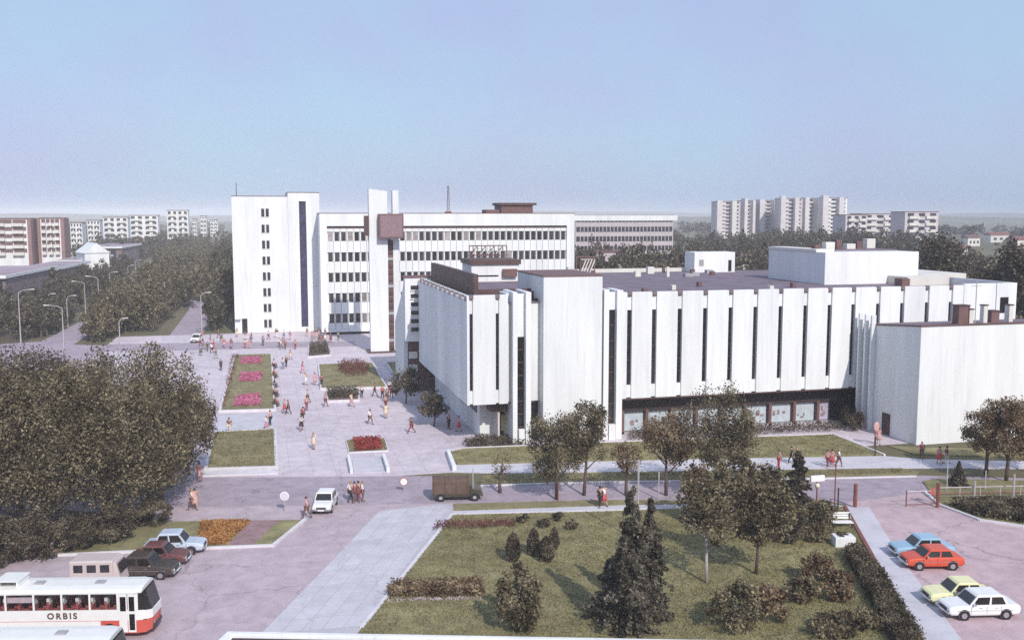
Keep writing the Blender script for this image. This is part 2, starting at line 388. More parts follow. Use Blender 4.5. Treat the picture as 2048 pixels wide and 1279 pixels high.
# lawns
def lawn(name, px, m=GRASS, z=.10):
    return sheet(name, P(*px) if not isinstance(px[0], tuple) or len(px[0]) == 2 and max(abs(v) for v in px[0]) > 250 else px, -.2, z, m)
front_lawn = [(725, 1255), (905, 1030), (1200, 1023), (1400, 1016), (1640, 1012), (1690, 1018), (1740, 1110), (1850, 1300), (1850, 1400), (620, 1400)]
lawn('front_lawn', front_lawn)
lawn('verge', [(908, 1008), (1200, 1000), (1400, 1001), (1640, 1000), (1640, 1004), (1400, 1007), (1200, 1010), (908, 1021)], GRASS2, .06)
sheet('footpath', P((905, 1022), (1240, 1010), (1640, 1004), (1690, 1012), (1640, 1011), (1400, 1015), (1200, 1022), (905, 1029)), -.2, .03, APRON)
lawn('shop_lawn', [(893, 906), (928, 898), (1057, 893), (1250, 885), (1450, 877), (1665, 870), (1768, 911), (1400, 917), (914, 929)], GRASS, .14)
sheet('shop_footpath', P((900, 944), (914, 930), (1400, 918), (1768, 912), (1840, 918), (2200, 926), (2200, 938), (1840, 936), (1000, 946)), -.2, .05, APRON)
lawn('street_verge', [(962, 971), (965, 951), (1180, 946), (1500, 941), (1800, 937), (1840, 944), (1830, 952), (1500, 960), (1180, 964)], GRASS2, .08)
lawn('annex_verge', [(1775, 892), (1835, 896), (1960, 898), (2300, 912), (2300, 922), (1830, 909)], GRASS, .1)
sheet('store_bed', [(21.6, 93.9), (25.2, 93.2), (26.9, 92.2), (33.4, 92.2), (33.4, 91.1), (20.6, 91.6), (19.7, 93.2)], -.2, .1, EARTH)
lawn('corner_lawn', [(1845, 963), (1880, 958), (2300, 968), (2300, 1065), (2048, 1052), (1960, 1040), (1880, 1010)], GRASS, .09)
lawn('flower_triangle', [(120, 1062), (270, 1045), (608, 1041), (546, 1091), (395, 1097), (250, 1104), (120, 1110)], GRASS, .1)
lawn('tree_bank', [(-500, 1022), (120, 1020), (250, 1030), (262, 1046), (120, 1062), (120, 1112), (-500, 1150)], EARTH, .09)
sheet('grove_bank', P((-500, 900), (100, 800), (330, 790), (365, 850), (330, 946), (-500, 962)), -.2, .07, EARTH)
sheet('pavement', P((1690, 1014), (1738, 1014), (1805, 1120), (1865, 1200), (1960, 1330), (2000, 1400), (1890, 1400), (1838, 1290), (1745, 1112)), -.2, .05, APRON)

# concrete apron of individual slabs beside the front lawn
apron = MB().prism(P((757, 1021), (905, 1005), (904, 1031), (722, 1257), (690, 1300), (470, 1330)), -.2, .012).build('apron', mat('slab_joint', (.48, .45, .49), .9, .1, 1), kind='structure')
A, B, C_, D_ = [Vector((*q, 0)) for q in P((760, 1022), (903, 1007), (727, 1250), (520, 1268))]
nu, nv = 5, 13
for i in range(nu):
    for j in range(nv):
        def bl(u, v): return (A * (1 - u) + B * u) * (1 - v) + (D_ * (1 - u) + C_ * u) * v
        e1, e2 = .006, .004
        qs = [bl(i / nu + e1, j / nv + e2), bl((i + 1) / nu - e1, j / nv + e2), bl((i + 1) / nu - e1, (j + 1) / nv - e2), bl(i / nu + e1, (j + 1) / nv - e2)]
        MB().prism([(q.x, q.y) for q in qs], .0, .03 + rnd.uniform(0, .012)).build('paving_slab', APRON, apron)

# kerbs and low retaining walls (structure)
def kerb(name, pts, wd=.22, h=.16, m=KERB):
    mb = MB()
    for a, b in zip(pts[:-1], pts[1:]):
        a = Vector(a); b = Vector(b); t = (b - a).normalized(); n_ = Vector((-t.y, t.x)) * wd / 2
        a2, b2 = a - t * wd / 2, b + t * wd / 2
        mb.prism([a2 - n_, b2 - n_, b2 + n_, a2 + n_], -.1, h + rnd.uniform(0, .006))
    return mb.build(name, m, kind='structure')
kerb('lawn_kerb', P((725, 1255), (905, 1030), (1200, 1023), (1400, 1016), (1640, 1012)), .25, .14)
kerb('lawn_kerb', P((1690, 1016), (1742, 1110), (1850, 1300)), .25, .2, REDB)
kerb('triangle_kerb', P((120, 1111), (250, 1105), (395, 1098), (546, 1092), (610, 1040)), .22, .16)
kerb('street_kerb', P((962, 972), (1180, 965), (1500, 961), (1830, 953)), .2, .12)
kerb('shop_kerb', P((893, 906), (928, 898), (1057, 893), (1250, 885), (1450, 877), (1665, 870), (1768, 911)), .2, .2)
kerb('corner_kerb', P((1850, 985), (1880, 1011), (1960, 1041), (2048, 1054), (2300, 1068)), .22, .16)

# ------------------------------------------------------------------ blooms and turf scattered inside polygons
def inside(pt, poly):
    x, y = pt; c = False; j = len(poly) - 1
    for i in range(len(poly)):
        if (poly[i][1] > y) != (poly[j][1] > y) and x < (poly[j][0] - poly[i][0]) * (y - poly[i][1]) / (poly[j][1] - poly[i][1]) + poly[i][0]: c = not c
        j = i
    return c
def scatter(poly, n, seed):
    q = random.Random(seed); xs = [p[0] for p in poly]; ys = [p[1] for p in poly]; out = []
    while len(out) < n:
        p = (q.uniform(min(xs), max(xs)), q.uniform(min(ys), max(ys)))
        if inside(p, poly): out.append(p)
    return np.array(out)
def carpet(name, poly, n, leaf, h, m, z=.1, seed=1, parent=None, upright=False, kind='stuff'):
    g = np.random.default_rng(seed); xy = scatter(poly, n, seed)
    if name == 'grass':
        dn = np.sin(xy[:, 0] * .9 + 1.3 * np.sin(xy[:, 1] * .5)) * np.sin(xy[:, 1] * .8 + np.sin(xy[:, 0] * .37)); xy = xy[g.random(n) < .72 + .28 * dn]; n = len(xy)
    if m not in (TURF,): xy = xy + g.normal(size=(n, 2)) * .09
    p = np.column_stack([xy, z + g.uniform(0, h, n)])
    u = g.normal(size=(n, 3)); v = g.normal(size=(n, 3))
    if upright: u[:, 2] = np.abs(u[:, 2]) + 1.6; v[:, 2] *= .2
    u /= np.linalg.norm(u, axis=1)[:, None]; v = np.cross(u, v); v /= np.linalg.norm(v, axis=1)[:, None]
    s = leaf * g.uniform(.6, 1.3, (n, 1))
    arr = np.stack([p - u * s, p + v * s * .6, p + u * s, p - v * s * .6], 1).reshape(-1, 3)
    if parent is not None: arr = arr - np.array(rootloc(parent))
    return quads_obj(name, arr, m, parent, **({'kind': kind} if kind else {}))
fl_poly = P((730, 1253), (905, 1032), (1200, 1025), (1640, 1014), (1688, 1022), (1738, 1112), (1840, 1296), (700, 1296))
carpet('grass', fl_poly, 90000, .055, .05, TURF, .11, 3, upright=True)
carpet('grass', P((896, 905), (1057, 894), (1665, 871), (1762, 910), (914, 928)), 14000, .07, .05, TURF, .15, 4, upright=True)
carpet('grass', P((964, 969), (967, 952), (1800, 938), (1835, 945), (1500, 959)), 9000, .065, .05, TURF, .09, 5, upright=True)

# ------------------------------------------------------------------ raised flower beds on the square
def bed(px, label, soil=GRASS, z=.28, rim=.32, rw_=.1, blooms=(), n=900, group=None, cat='flower bed'):
    poly = P(*px); c = Vector((sum(p[0] for p in poly) / len(poly), sum(p[1] for p in poly) / len(poly), 0))
    t = thing('flower_bed', label, cat, c, 0, group)
    MB().prism(poly, 0, z).build('soil', soil, t)
    mb = MB()
    for a, b in zip(poly, poly[1:] + poly[:1]):
        a = Vector(a); b = Vector(b); tt = (b - a).normalized(); n_ = Vector((-tt.y, tt.x)) * rw_
        mb.prism([a - tt * rw_ - n_, b + tt * rw_ - n_, b + tt * rw_ + n_, a - tt * rw_ + n_], 0, rim + rnd.uniform(0, .006))
    mb.build('stone_rim', KERB, t)
    k = 0
    for bpx, m_, cnt, h in blooms:
        carpet('flowers', P(*bpx), cnt, .12, h, m_, z + .02, 11 + k, t); k += 1
    carpet('turf', poly, n, .075, .06, TURF, z + .01, 31, t, True)
    return t
bed([(470, 712), (543, 710), (550, 822), (440, 825)], 'long raised flower bed with three pink patches of blooms', GRASS2, rw_=.14, blooms=[
    ([(484, 718), (522, 717), (522, 731), (482, 732)], PINK, 900, .3), ([(481, 750), (523, 748), (522, 766), (478, 768)], PINK, 1000, .3),
    ([(474, 796), (522, 793), (520, 815), (466, 818)], PINK, 1100, .3), ([(463, 713), (478, 713), (452, 815), (443, 822)], MAUVE, 500, .25)], n=2500)
bed([(427, 868), (550, 862), (553, 938), (412, 942)], 'plain square grass bed with white kerbs nearest the street', GRASS2, rw_=.15, n=3500, cat='grass bed')
bed([(637, 731), (745, 728), (773, 777), (642, 780)], 'slanting grass bed holding a round wine red planting', GRASS2, blooms=[
    ([(688, 728), (722, 727), (738, 738), (735, 753), (700, 757), (678, 748), (676, 735)], MAUVE, 1800, .7)], n=1800)
bed([(652, 786), (718, 784), (718, 803), (656, 805)], 'small low planter of dark shrubs with a white front kerb', EARTH, blooms=[
    ([(654, 788), (716, 786), (716, 800), (658, 802)], LEAFB, 1500, .9)], n=100)
bed([(692, 881), (769, 878), (776, 902), (698, 906)], 'red flower bed with yellowish ends above the two stair walls', GRASS2, .12, .14, .05, blooms=[
    ([(708, 881), (758, 879), (764, 901), (713, 904)], REDF, 1800, .35)], n=700)
bed([(618, 694), (656, 692), (662, 712), (616, 716)], 'dark shrub bed in front of the office tower steps', EARTH, blooms=[
    ([(620, 695), (654, 693), (659, 710), (619, 714)], LEAFB, 1600, 1.0)], n=200)
bed([(772, 728), (836, 724), (842, 744), (786, 747)], 'olive bed between the square and the store wing', GRASS2, n=900, cat='grass bed')
# orange and soil strips of the triangular bed
def patch(name, px, m_, n, leaf, h, label, cat, z=.1):
    poly = P(*px); return tag(carpet(name, poly, n, leaf, h, m_, z, 77, kind=None), label, cat)
patch('marigold_patch', [(404, 1046), (500, 1044), (450, 1090), (398, 1093)], ORANGE, 5200, .1, .22, 'orange marigold patch in the triangular bed beside the parked cars', 'flowers')
sheet('bare_soil', P((502, 1043), (560, 1042), (505, 1091), (455, 1092)), -.1, .112, mat('mauve_soil', (.30, .19, .20), .95, .2, 1))
patch('red_flower_row', [(868, 1062), (872, 1048), (1030, 1044), (1032, 1056)], MAUVE, 1100, .08, .35, 'row of small red flowers along the far edge of the front lawn', 'flowers')
patch('rose_hedge', [(775, 1197), (785, 1176), (965, 1172), (968, 1196)], LEAFC, 4200, .11, .6, 'low reddish rose hedge across the near part of the front lawn', 'hedge')
carpet('stone_edge', P((778, 1200), (968, 1197), (968, 1201), (778, 1205)), 300, .09, .03, mat('edging', (.45, .36, .38), .9, .2, 2), .12, 5)

# two low stair walls and the bed-end walls
for px, lab in (([(694, 918), (699, 918), (706, 947), (700, 947)], 'left of the two low white stair walls below the red flower bed'),
                ([(764, 916), (770, 916), (780, 945), (773, 945)], 'right of the two low white stair walls below the red flower bed'),
                ([(893, 908), (899, 907), (913, 941), (905, 943)], 'low white wall closing the shop lawn beside the square')):
    tag(MB().prism(P(*px), 0, .5).build('low_wall', WHITE2, bevel=.02), lab, 'wall', 'low walls by the square')
sheet('stair_paving', P((704, 918), (763, 916), (772, 944), (708, 946)), -.1, .06, APRON)
sheet('kerb_walk', P((398, 944), (556, 940), (556, 948), (396, 953)), -.1, .12, KERB)
sheet('bed_walk', P((440, 830), (552, 826), (550, 858), (432, 862)), -.1, .01, APRON)

# ================================================================== DEPARTMENT STORE
BRACK = mat('bracket_grey', (.20, .15, .155), .7, .2, 2)
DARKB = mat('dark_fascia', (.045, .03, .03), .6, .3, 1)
YF = 93.5
store = thing('department_store', 'long white department store with dark slit windows and overhanging panelled upper storeys', 'building', (40, 100, 0))
MB().box(19.75, 83.6, 94.2, 140, 4.25, 14.3).build('core_wall', WHITE2, store)
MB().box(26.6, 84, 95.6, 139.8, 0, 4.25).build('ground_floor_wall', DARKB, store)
MB().box(21.5, 26.6, 97.2, 124, 0, 4.25).build('ground_floor_wall', WHITE2, store)
MB().box(19.7, 83.7, 94.0, 140.1, 14.3, 14.34).build('roof', ROOF, store)
# panels between slits
slits = [36.5, 39.23, 42.09, 44.96, 47.88, 50.77, 53.74, 56.72, 59.65, 62.56, 65.64, 68.69, 71.86, 74.94]
def facade(x0, x1, sl, zb, zt, zs0, zs1, wd=.52):
    xs = [x0] + [s for s in sl] + [x1]
    for i in range(len(xs) - 1):
        a = xs[i] + (wd / 2 if i else 0); b = xs[i + 1] - (wd / 2 if i < len(xs) - 2 else 0)
        MB().box(a, b, YF + rnd.uniform(0, .02), YF + .45, zb, zt).build('facade_panel', WHITE, store, bevel=.02)
    for s in sl:
        MB().box(s - wd / 2 + .01, s + wd / 2 - .01, YF + .22, YF + .5, zs1, zt - .45).build('infill_panel', WHITE, store)
        MB().box(s - wd / 2 + .01, s + wd / 2 - .01, YF + .16, YF + .5, zb + .1, zs0).build('infill_panel', WHITE, store)
        wn = MB().box(s - wd / 2 + .01, s + wd / 2 - .01, YF + .40, YF + .48, zs0, zs1).build('slit_window', GLASS, store)
        bars('glazing_bar', [(s - wd / 2 + .012, s + wd / 2 - .012, YF + .34, YF + .398, zs0 + k * (zs1 - zs0) / 6 - .03, zs0 + k * (zs1 - zs0) / 6 + .03) for k in range(1, 6)], BROWN, wn)
        MB().box(s - .22, s + .22, YF - .05, YF + .6, zt - .34, zt + .03).build('coping_bracket', BRACK, store)
facade(35.65, 76.6, slits, 4.1, 15.15, 5.5, 13.3)
MB().box(35.65, 83.7, YF + .5, YF + .75, 14.34, 15.1).build('parapet', WHITE2, store)
for a, b in ((76.65, 80.9), (81.0, 83.7)):
    MB().box(a, b, YF, YF + .45, 4.1, 15.3).build('facade_panel', WHITE, store, bevel=.02)
wn = MB().box(81.5, 82.6, YF - .05, YF + .03, 11.9, 13.7).build('upper_window', GLASS, store)
MB().box(83.3, 83.75, YF + .5, 139, 4.1, 15.3).build('side_wall', WHITE2, store)
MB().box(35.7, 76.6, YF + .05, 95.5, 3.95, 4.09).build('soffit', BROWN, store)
# left block
facade(19.42, 23.6, [19.86, 22.52], 4.2, 15.15, 5.6, 13.3, .34)
for k in range(11):
    a = YF + .5 + k * 2.78; b = min(a + 2.75, 124)
    MB().box(19.42, 19.72, a, b, 4.2, 14.75).build('side_panel', WHITE, store, bevel=.02)
    MB().box(19.3, 19.8, a - .12, a + .2, 14.55, 15.0).build('coping_bracket', BRACK, store)
MB().box(19.75, 20.0, YF + .5, 124, 14.34, 15.0).build('parapet', WHITE2, store)
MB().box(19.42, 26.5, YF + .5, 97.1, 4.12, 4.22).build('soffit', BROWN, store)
MB().box(21.0, 21.5, 97.6, 123.5, 14.34, 16.95).build('roof_screen', BROWN, store)
MB().box(21.5, 27.2, 97.6, 98.0, 14.34, 15.4).build('roof_screen', BROWN, store)
# side ground floor openings under the overhang
for a, b in ((98.5, 102.5), (104, 107.5), (109.5, 113), (115, 122)):
    MB().box(21.42, 21.52, a, b, 2.4, 4.1).build('low_window', GLASS, store)
# entrance kiosk at the corner
MB().box(22.2, 26.2, 95.2, 97.1, 3.1, 4.1).build('fascia', BROWN, store)
MB().box(22.9, 23.1, 95.0, 97.1, 0, 3.1).build('door_post', mat('pale_post', (.62, .55, .52), .7), store)
dr = MB().box(23.4, 25.2, 97.05, 97.15, .2, 2.9).build('door', GLASS, store)
MB().box(23.7, 24.4, 96.9, 97.0, .7, 2.4).build('poster', mat('yellow_poster', (.85, .80, .45), .6, .05), dr)
MB().box(25.3, 25.45, 95.2, 97.1, 0, 3.1).build('door_post', REDB, store)
# fins and stair block
def fin(x0, x1, y0, y1, z0, z1): MB().box(x0, x1, y0, y1, z0, z1).build('fin', WHITE, store, bevel=.02)
MB().box(23.65, 24.0, 94.6, 98, 4.22, 15.2).build('return_wall', WHITE2, store)
fin(24.02, 24.5, 93.2, 97.4, 0, 15.4)
MB().box(24.52, 25.3, 93.6, 94.0, 10.9, 15.2).build('infill_panel', WHITE, store)
fin(25.32, 25.86, 93.0, 97.4, 0, 15.4)
for a, b, yy, zt in ((24.52, 25.3, 93.8, 10.9), (25.88, 27.08, 94.9, 14.6), (34.1, 34.94, 93.75, 13.4), (33.31, 33.51, 93.5, 15.2)):
    wn = MB().box(a, b, yy, yy + .12, .4, zt).build('strip_window', GLASS, store)
    bars('glazing_bar', [(a + .01, b - .01, yy - .07, yy - .003, .4 + k * (zt - .4) / 8 - .05, .4 + k * (zt - .4) / 8 + .05) for k in range(1, 8)], BROWN, wn)
MB().box(24.5, 27.1, 96.5, 97.3, 0, 15.2).build('stair_wall', BROWN2, store)
MB().box(27.09, 33.3, 92.9, 103, 0, 16.9).build('stair_block', WHITE, store, bevel=.03)
MB().box(27.02, 33.38, 92.83, 103.06, 16.9, 17.02).build('coping', BROWN2, store)
fin(33.52, 34.08, 93.0, 96.4, 0, 15.5)
MB().box(34.1, 34.93, 93.5, 93.9, 13.4, 15.2).build('infill_panel', WHITE, store)
fin(34.95, 35.62, 93.1, 96.4, 0, 15.4)
for a, b in ((24.6, 25.2), (34.15, 34.85)): MB().box(a, b, 92.9, 93.45, 0, 1.6).build('planter_box', WHITE2, store)
# shop front below the overhang: module bays with pale displays
for i in range(10):
    a = slits[i] - (0 if i else .3) + .22; b = (slits[i + 1] if i < 9 else 65) - .22
    if b > 61.5: b = 61.3
    if b - a < .5: continue
    wn = MB().box(a, b, 95.45, 95.58, .2, 2.32).build('shop_window', glassmat('shop_glass', (.3, .3, .33), .05, .92), store)
    MB().box(a + .06, b - .06, 95.585, 95.597, .24, 2.28).build('display_backing', CURTAIN if i != 8 else mat('shop_display_mauve', (.64, .56, .72), .6, .2, 1.2), wn)
    q = random.Random(i)
    for k in range(3):
        x_ = q.uniform(a + .3, b - .7); z_ = q.uniform(.4, 1.3); MB().box(x_, x_ + q.uniform(.2, .5), 95.6 - .026 - .004 * k, 95.5845, z_, z_ + q.uniform(.2, .6)).build('display_item', mat('goods', (.32, .22, .22), .7, .5, 3), wn)
    MB().box(slits[i] - .16, slits[i] + .16, 95.1, 95.6, 0, 2.5).build('pillar', BROWN2, store)
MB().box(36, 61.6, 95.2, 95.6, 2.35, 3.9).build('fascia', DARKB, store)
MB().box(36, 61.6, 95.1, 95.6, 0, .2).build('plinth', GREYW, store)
# roof structures
rx = lambda x0, x1, y0, y1, z0, z1, n_, m_=WHITE2: MB().box(x0, x1, y0, y1, z0, z1).build(n_, m_, store, bevel=.02)
rx(68.0, 81.45, 108, 122, 14.34, 18.35, 'roof_house')
rx(67.9, 70.5, 110, 122.1, 18.35, 18.7, 'roof_coping', CREAM)
rx(68.2, 81.3, 112, 122, 18.35, 18.5, 'roof', ROOF)
for k in range(6): rx(69 + k * 2.2, 69.8 + k * 2.2 + (k % 2) * .5, 112 + k, 113 + k, 18.5, 19.2 + .3 * (k % 3), 'roof_vent', CREAM if k % 2 else BROWN2)
rx(63.4, 70.1, 136, 139.5, 14.34, 17.4, 'roof_house')
rx(69.0, 69.5, 135.9, 136.02, 14.5, 16.2, 'roof_door', GLASS)
rx(64.2, 64.9, 135.9, 136.02, 15.4, 16.3, 'roof_window', GREYW)
rx(26.4, 32.8, 124, 130, 14.34, 16.6, 'roof_house')
rx(26.2, 33.0, 123.7, 130.2, 16.6, 17.2, 'roof_coping', BROWN)
rx(30.5, 32.4, 123.4, 123.9, 15.0, 16.0, 'roof_vent', BROWN2)
rx(32.9, 40.5, 118, 118.4, 14.34, 15.6, 'roof_parapet')
rx(36.5, 37.4, 117.2, 117.9, 14.34, 15.9, 'roof_vent', GREYW)
rx(40.5, 67.5, 139.4, 140, 14.34, 14.9, 'roof_parapet', CREAM)
q = random.Random(5)
for k in range(16):
    x_ = q.uniform(38, 66); y_ = q.uniform(126, 138); s_ = q.uniform(.3, .9)
    rx(x_, x_ + s_ * 1.3, y_, y_ + s_, 14.34, 14.6 + q.uniform(.2, .8), 'roof_vent', [CREAM, BROWN2, GREYW][k % 3])
for k in range(5):
    x_ = 41 + k * 5.2; rx(x_, x_ + .5, 101 + (k % 3) * 4, 101.6 + (k % 3) * 4, 14.34, 14.9, 'roof_vent', [BROWN2, CREAM][k % 2])
rx(82.0, 92, 112, 130, 12, 15.2, 'roof_house', CREAM)
rx(77, 83, 104, 108, 14.34, 15.4, 'roof_house', CREAM)
rx(75.5, 76.6, 103, 104.5, 14.34, 15.3, 'roof_vent', BROWN2)
# rooftop sign frame (seen from behind)
def lattice(label, px0, px1, Y0, zb, zt, legs):
    x0, x1 = XY(px0, Y0), XY(px1, Y0)
    t = thing('roof_sign_frame', label, 'sign frame', ((x0 + x1) / 2, Y0, zb))
    m_ = MB().box(x0, x1, Y0 - .05, Y0 + .05, zt - .14, zt).box(x0, x1, Y0 - .05, Y0 + .05, zb + legs, zb + legs + .14)
    m_.box(x0, x0 + .12, Y0 - .052, Y0 + .052, zb, zt - .15).box(x1 - .12, x1, Y0 - .052, Y0 + .052, zb, zt - .15)
    m_.build('frame', BROWN2, t)
    n_ = int((x1 - x0) / .55)
    for k in range(1, n_):
        x_ = x0 + (x1 - x0) * k / n_; MB().box(x_ - .05, x_ + .05, Y0 - .05, Y0 + .05, zb, zt - .15).build('upright', BROWN2, t)
        if k % 2: MB().tube([(x_ - .5, Y0 + .1, zb + legs), (x_ + .5, Y0 + .1, zt - .2)], .06, 5).build('brace', BROWN2, t)
    for k in range(4):
        x_ = x0 + .5 + k * (x1 - x0 - 1) / 4; MB().tube([(x_, Y0 - .1, zb + legs + .3), (x_ + .9, Y0 - .1, zt - .4), (x_ + .2, Y0 - .1, zt - .4)], .09, 5).build('tube_mount', CREAM, t)
    return t
lattice('rooftop lattice sign frame above the white roof house behind the brown screen', 938, 1014, 124.5, 17.2, 19.1, .5)
lattice('small brown sign frame on the roof behind the stair block', 1151, 1189, 122, 14.34, 17.6, .4)

# wing between store and office block
wx0 = 17.7
wp_ = [(124.1, 0), (124.1, 15.0), (125.0, 15.0), (126.2, 13.2), (134.2, 8.4), (134.2, 0)]
lo = [(125.6, 0), (125.6, 6.8), (124.1, 6.8), (124.1, 15.0), (125.0, 15.0), (126.2, 13.4), (134.2, 8.4), (134.2, 0)]
MB().loft([[(wx0, y_, z_) for y_, z_ in lo], [(18.2, y_, z_) for y_, z_ in lo]]).build('wing_side_wall', WHITE2, store)
MB().box(18.2, 30, 124.1, 126.4, 6.8, 15.0).build('wing_wall', WHITE2, store)
MB().box(wx0 - .1, 30, 124.0, 126.5, 15.0, 15.2).build('wing_coping', BROWN2, store)
MB().box(18.25, 30, 125.7, 134, 0, 6.8).build('wing_wall', BROWN2, store)
MB().box(18.25, 30, 126.5, 134, 6.8, 8.4).build('wing_roof', ROOF, store)
for k in range(6):
    z_ = 8.0 + k * 1.08
    MB().box(18.45, 19.42, 124.0, 124.14, z_ + .1, z_ + .62).build('wing_window', GLASS, store)
    MB().box(18.4, 19.42, 123.9, 124.1, z_ - .06, z_ + .08).build('wing_sill', CREAM, store)
for k in range(3): MB().box(18.3, 19.4, 125.3, 125.45, 1.0 + k * 1.7, 1.9 + k * 1.7).build('wing_panel', CREAM, store)
# annex block in front at the right
annex = thing('annex', 'blank white annex block with roof chimneys at the right of the store', 'building', (75, 88, 0))
sec_ = lambda x_, a_: [(x_, 83.0 - a_, 0), (x_, 83.0 - a_, 12.0), (x_, 93.4, 11.1), (x_, 93.4, 0)]
MB().loft([sec_(63.25, 0), sec_(92, 0)]).build('wall', WHITE2, annex, bevel=.03)
MB().loft([[(x_, 83.02, 12.01), (x_, 83.02, 12.07), (x_, 93.4, 11.17), (x_, 93.4, 11.11)] for x_ in (63.27, 92.02)]).build('roof', ROOF, annex)
MB().box(63.15, 92.1, 82.9, 83.1, 12.0, 12.16).build('roof_edge', BROWN2, annex)
MB().loft([[(x_, 83.1, 11.98), (x_, 83.1, 12.14), (x_, 90.3, 11.5), (x_, 90.3, 11.34)] for x_ in (63.17, 63.4)]).build('roof_edge', BROWN2, annex)
for a in (90.3, 91.4, 92.5):
    MB().box(62.72, 63.24, a, a + .28, 0, 12.4).build('fin', WHITE, annex, bevel=.02)
MB().box(63.17, 63.26, 87.3, 88.6, 0, 2.3).build('door', BROWN, annex)
for a, b, y0_, y1_, h_, m_ in ((68.6, 69.9, 84.3, 85.3, 1.75, BROWN2), (70.0, 70.8, 84.8, 85.6, 1.3, CREAM), (72.6, 73.1, 85.5, 86.1, 1.6, CREAM), (74.0, 75.0, 86, 87, .9, BROWN2), (76.2, 76.7, 86, 86.7, 1.5, CREAM)):
    MB().box(a, b, y0_, y1_, 11.6, 12.05 + h_).build('chimney', m_, annex, bevel=.03)
    MB().box(a - .06, b + .06, y0_ - .06, y1_ + .06, 12.052 + h_, 12.15 + h_).build('chimney_cap', BROWN, annex)
tag(MB().tube([(69.9, 83.5, 12.12), (69.9, 83.5, 16.4)], .05, 6).tube([(69.3, 83.5, 15.9), (70.5, 83.5, 15.9)], .03, 5).build('roof_mast', STEEL), 'thin white mast rising from the annex roof edge', 'mast')

# ================================================================== OFFICE TOWER, SLAB, PYLON
YT = 197.0
tower = thing('office_tower', 'tall blank white office tower with one column of paired windows and a glazed stair strip', 'building', (3, YT, 0))
tx = lambda px: XY(px, YT)
MB().box(-5.35, 5.25, YT, YT + 17, 0, 26.6).build('wall', WHITE, tower, bevel=.04)
MB().box(5.26, 7.4, YT - .02, YT + 17, 0, 27.35).build('wall', WHITE, tower, bevel=.04)
MB().box(8.72, 11.35, YT - .02, YT + 17, 0, 27.35).build('wall', WHITE, tower, bevel=.04)
MB().box(7.4, 8.72, YT - .02, YT + 17, 25.7, 27.35).build('wall', WHITE, tower)
MB().box(7.4, 8.72, YT - .02, YT + 17, 0, .9).build('wall', WHITE, tower)
MB().box(-5.4, 5.2, YT - .05, YT + 17, 26.6, 26.72).build('roof_edge', BROWN2, tower)
MB().box(5.2, 11.4, YT - .07, YT + 17, 27.35, 27.47).build('roof_edge', BROWN2, tower)
for k in range(12):
    z0_ = .95 + k * 2.06
    MB().box(7.42, 8.7, YT + .5, YT + .6, z0_ + .06, z0_ + 2.0).build('stair_glazing', GLASSB, tower)
    MB().box(7.42, 8.7, YT + .42, YT + .6, z0_ + 2.0, z0_ + 2.12).build('glazing_bar', BROWN, tower)
for k in range(8):
    z0_ = 1.0 + k * 3.1
    for x_ in (.2, 1.06):
        wn = MB().box(x_, x_ + .56, YT - .05, YT - .004, z0_, z0_ + 1.55).build('window', GLASSV, tower)
    MB().box(.15, 1.67, YT - .1, YT - .003, z0_ - .12, z0_ - .02).build('sill', CREAM, tower)
    MB().box(.78, .98, YT - .06, YT - .003, z0_, z0_ + 1.55).build('mullion_panel', CREAM, tower)
MB().box(-3.6 - .4, -3.6 - 1.3 + 1.9, YT - .06, YT - .004, 0, 2.85).build('door', GLASS, tower)
MB().box(-5.3, -4.2, YT - .9, YT - .01, 2.85, 3.1).build('door_canopy', WHITE, tower)
tag(MB().tube([(-4.4, YT + 2, 26.72), (-4.4, YT + 2, 29.2)], .07, 5).build('roof_mast', DARKST), 'short dark mast on the left corner of the office tower', 'mast')

YS = 190.0
slab = thing('office_block', 'long white office block with rows of windows set in a broad white frame', 'building', (36, YS, 0))
MB().box(10.95, 61.9, YS + .6, YS + 16, .6, 23.2).build('core_wall', WHITE2, slab)
MB().box(10.9, 12.25, YS, YS + .6, .5, 23.3).build('frame_pier', WHITE, slab, bevel=.03)
MB().box(60.3, 61.95, YS, YS + .6, .5, 23.3).build('frame_pier', WHITE, slab, bevel=.03)
MB().box(12.25, 60.3, YS, YS + .6, 20.9, 23.3).build('frame_beam', WHITE, slab, bevel=.03)
MB().box(12.25, 60.3, YS - .02, YS + .6, .5, 1.0).build('frame_beam', WHITE, slab)
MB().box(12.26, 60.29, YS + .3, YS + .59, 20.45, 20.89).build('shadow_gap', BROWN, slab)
MB().box(10.85, 62, YS - .05, YS + 16, 23.3, 23.42).build('roof_edge', BROWN2, slab)
MB().box(11.4, 61, YS + 1.2, YS + 15, 0, .6).build('plinth', BROWN, slab)
pit = 1.2645; ncol = 38
win = MB().box(-.40, .40, 0, .08, 0, 1.72).mesh('window', GLASSV)
spm = MB().box(-.60, .60, 0, .2, 0, 2.14).mesh('spandrel_panel', WHITE)
mul = MB().box(-.11, .11, 0, .3, 0, 1.72).mesh('mullion', CREAM)
rows = [18.05, 14.12, 10.2, 6.25, 2.28]
base = Vector((36, YS, 0)); CURT = mat('drawn_curtain', (.30, .26, .27), .6, .3, 1.5, obj_var=.4)
for r, z0_ in enumerate(rows):
    for k in range(ncol):
        x_ = 12.25 + pit * (k + .5)
        piece(win, 'window', slab, Vector((x_, YS + .5, z0_)) - base, m=CURT if rnd.random() < .16 else GLASSV)
        piece(spm, 'spandrel_panel', slab, Vector((x_, YS + .36, z0_ + 1.76)) - base)
        if k: piece(mul, 'mullion', slab, Vector((x_ - pit / 2, YS + .28, z0_)) - base)
for k in range(ncol): piece(spm, 'spandrel_panel', slab, Vector((12.25 + pit * (k + .5), YS + .36, 1.02)) - base, scale=(1, 1, .56))
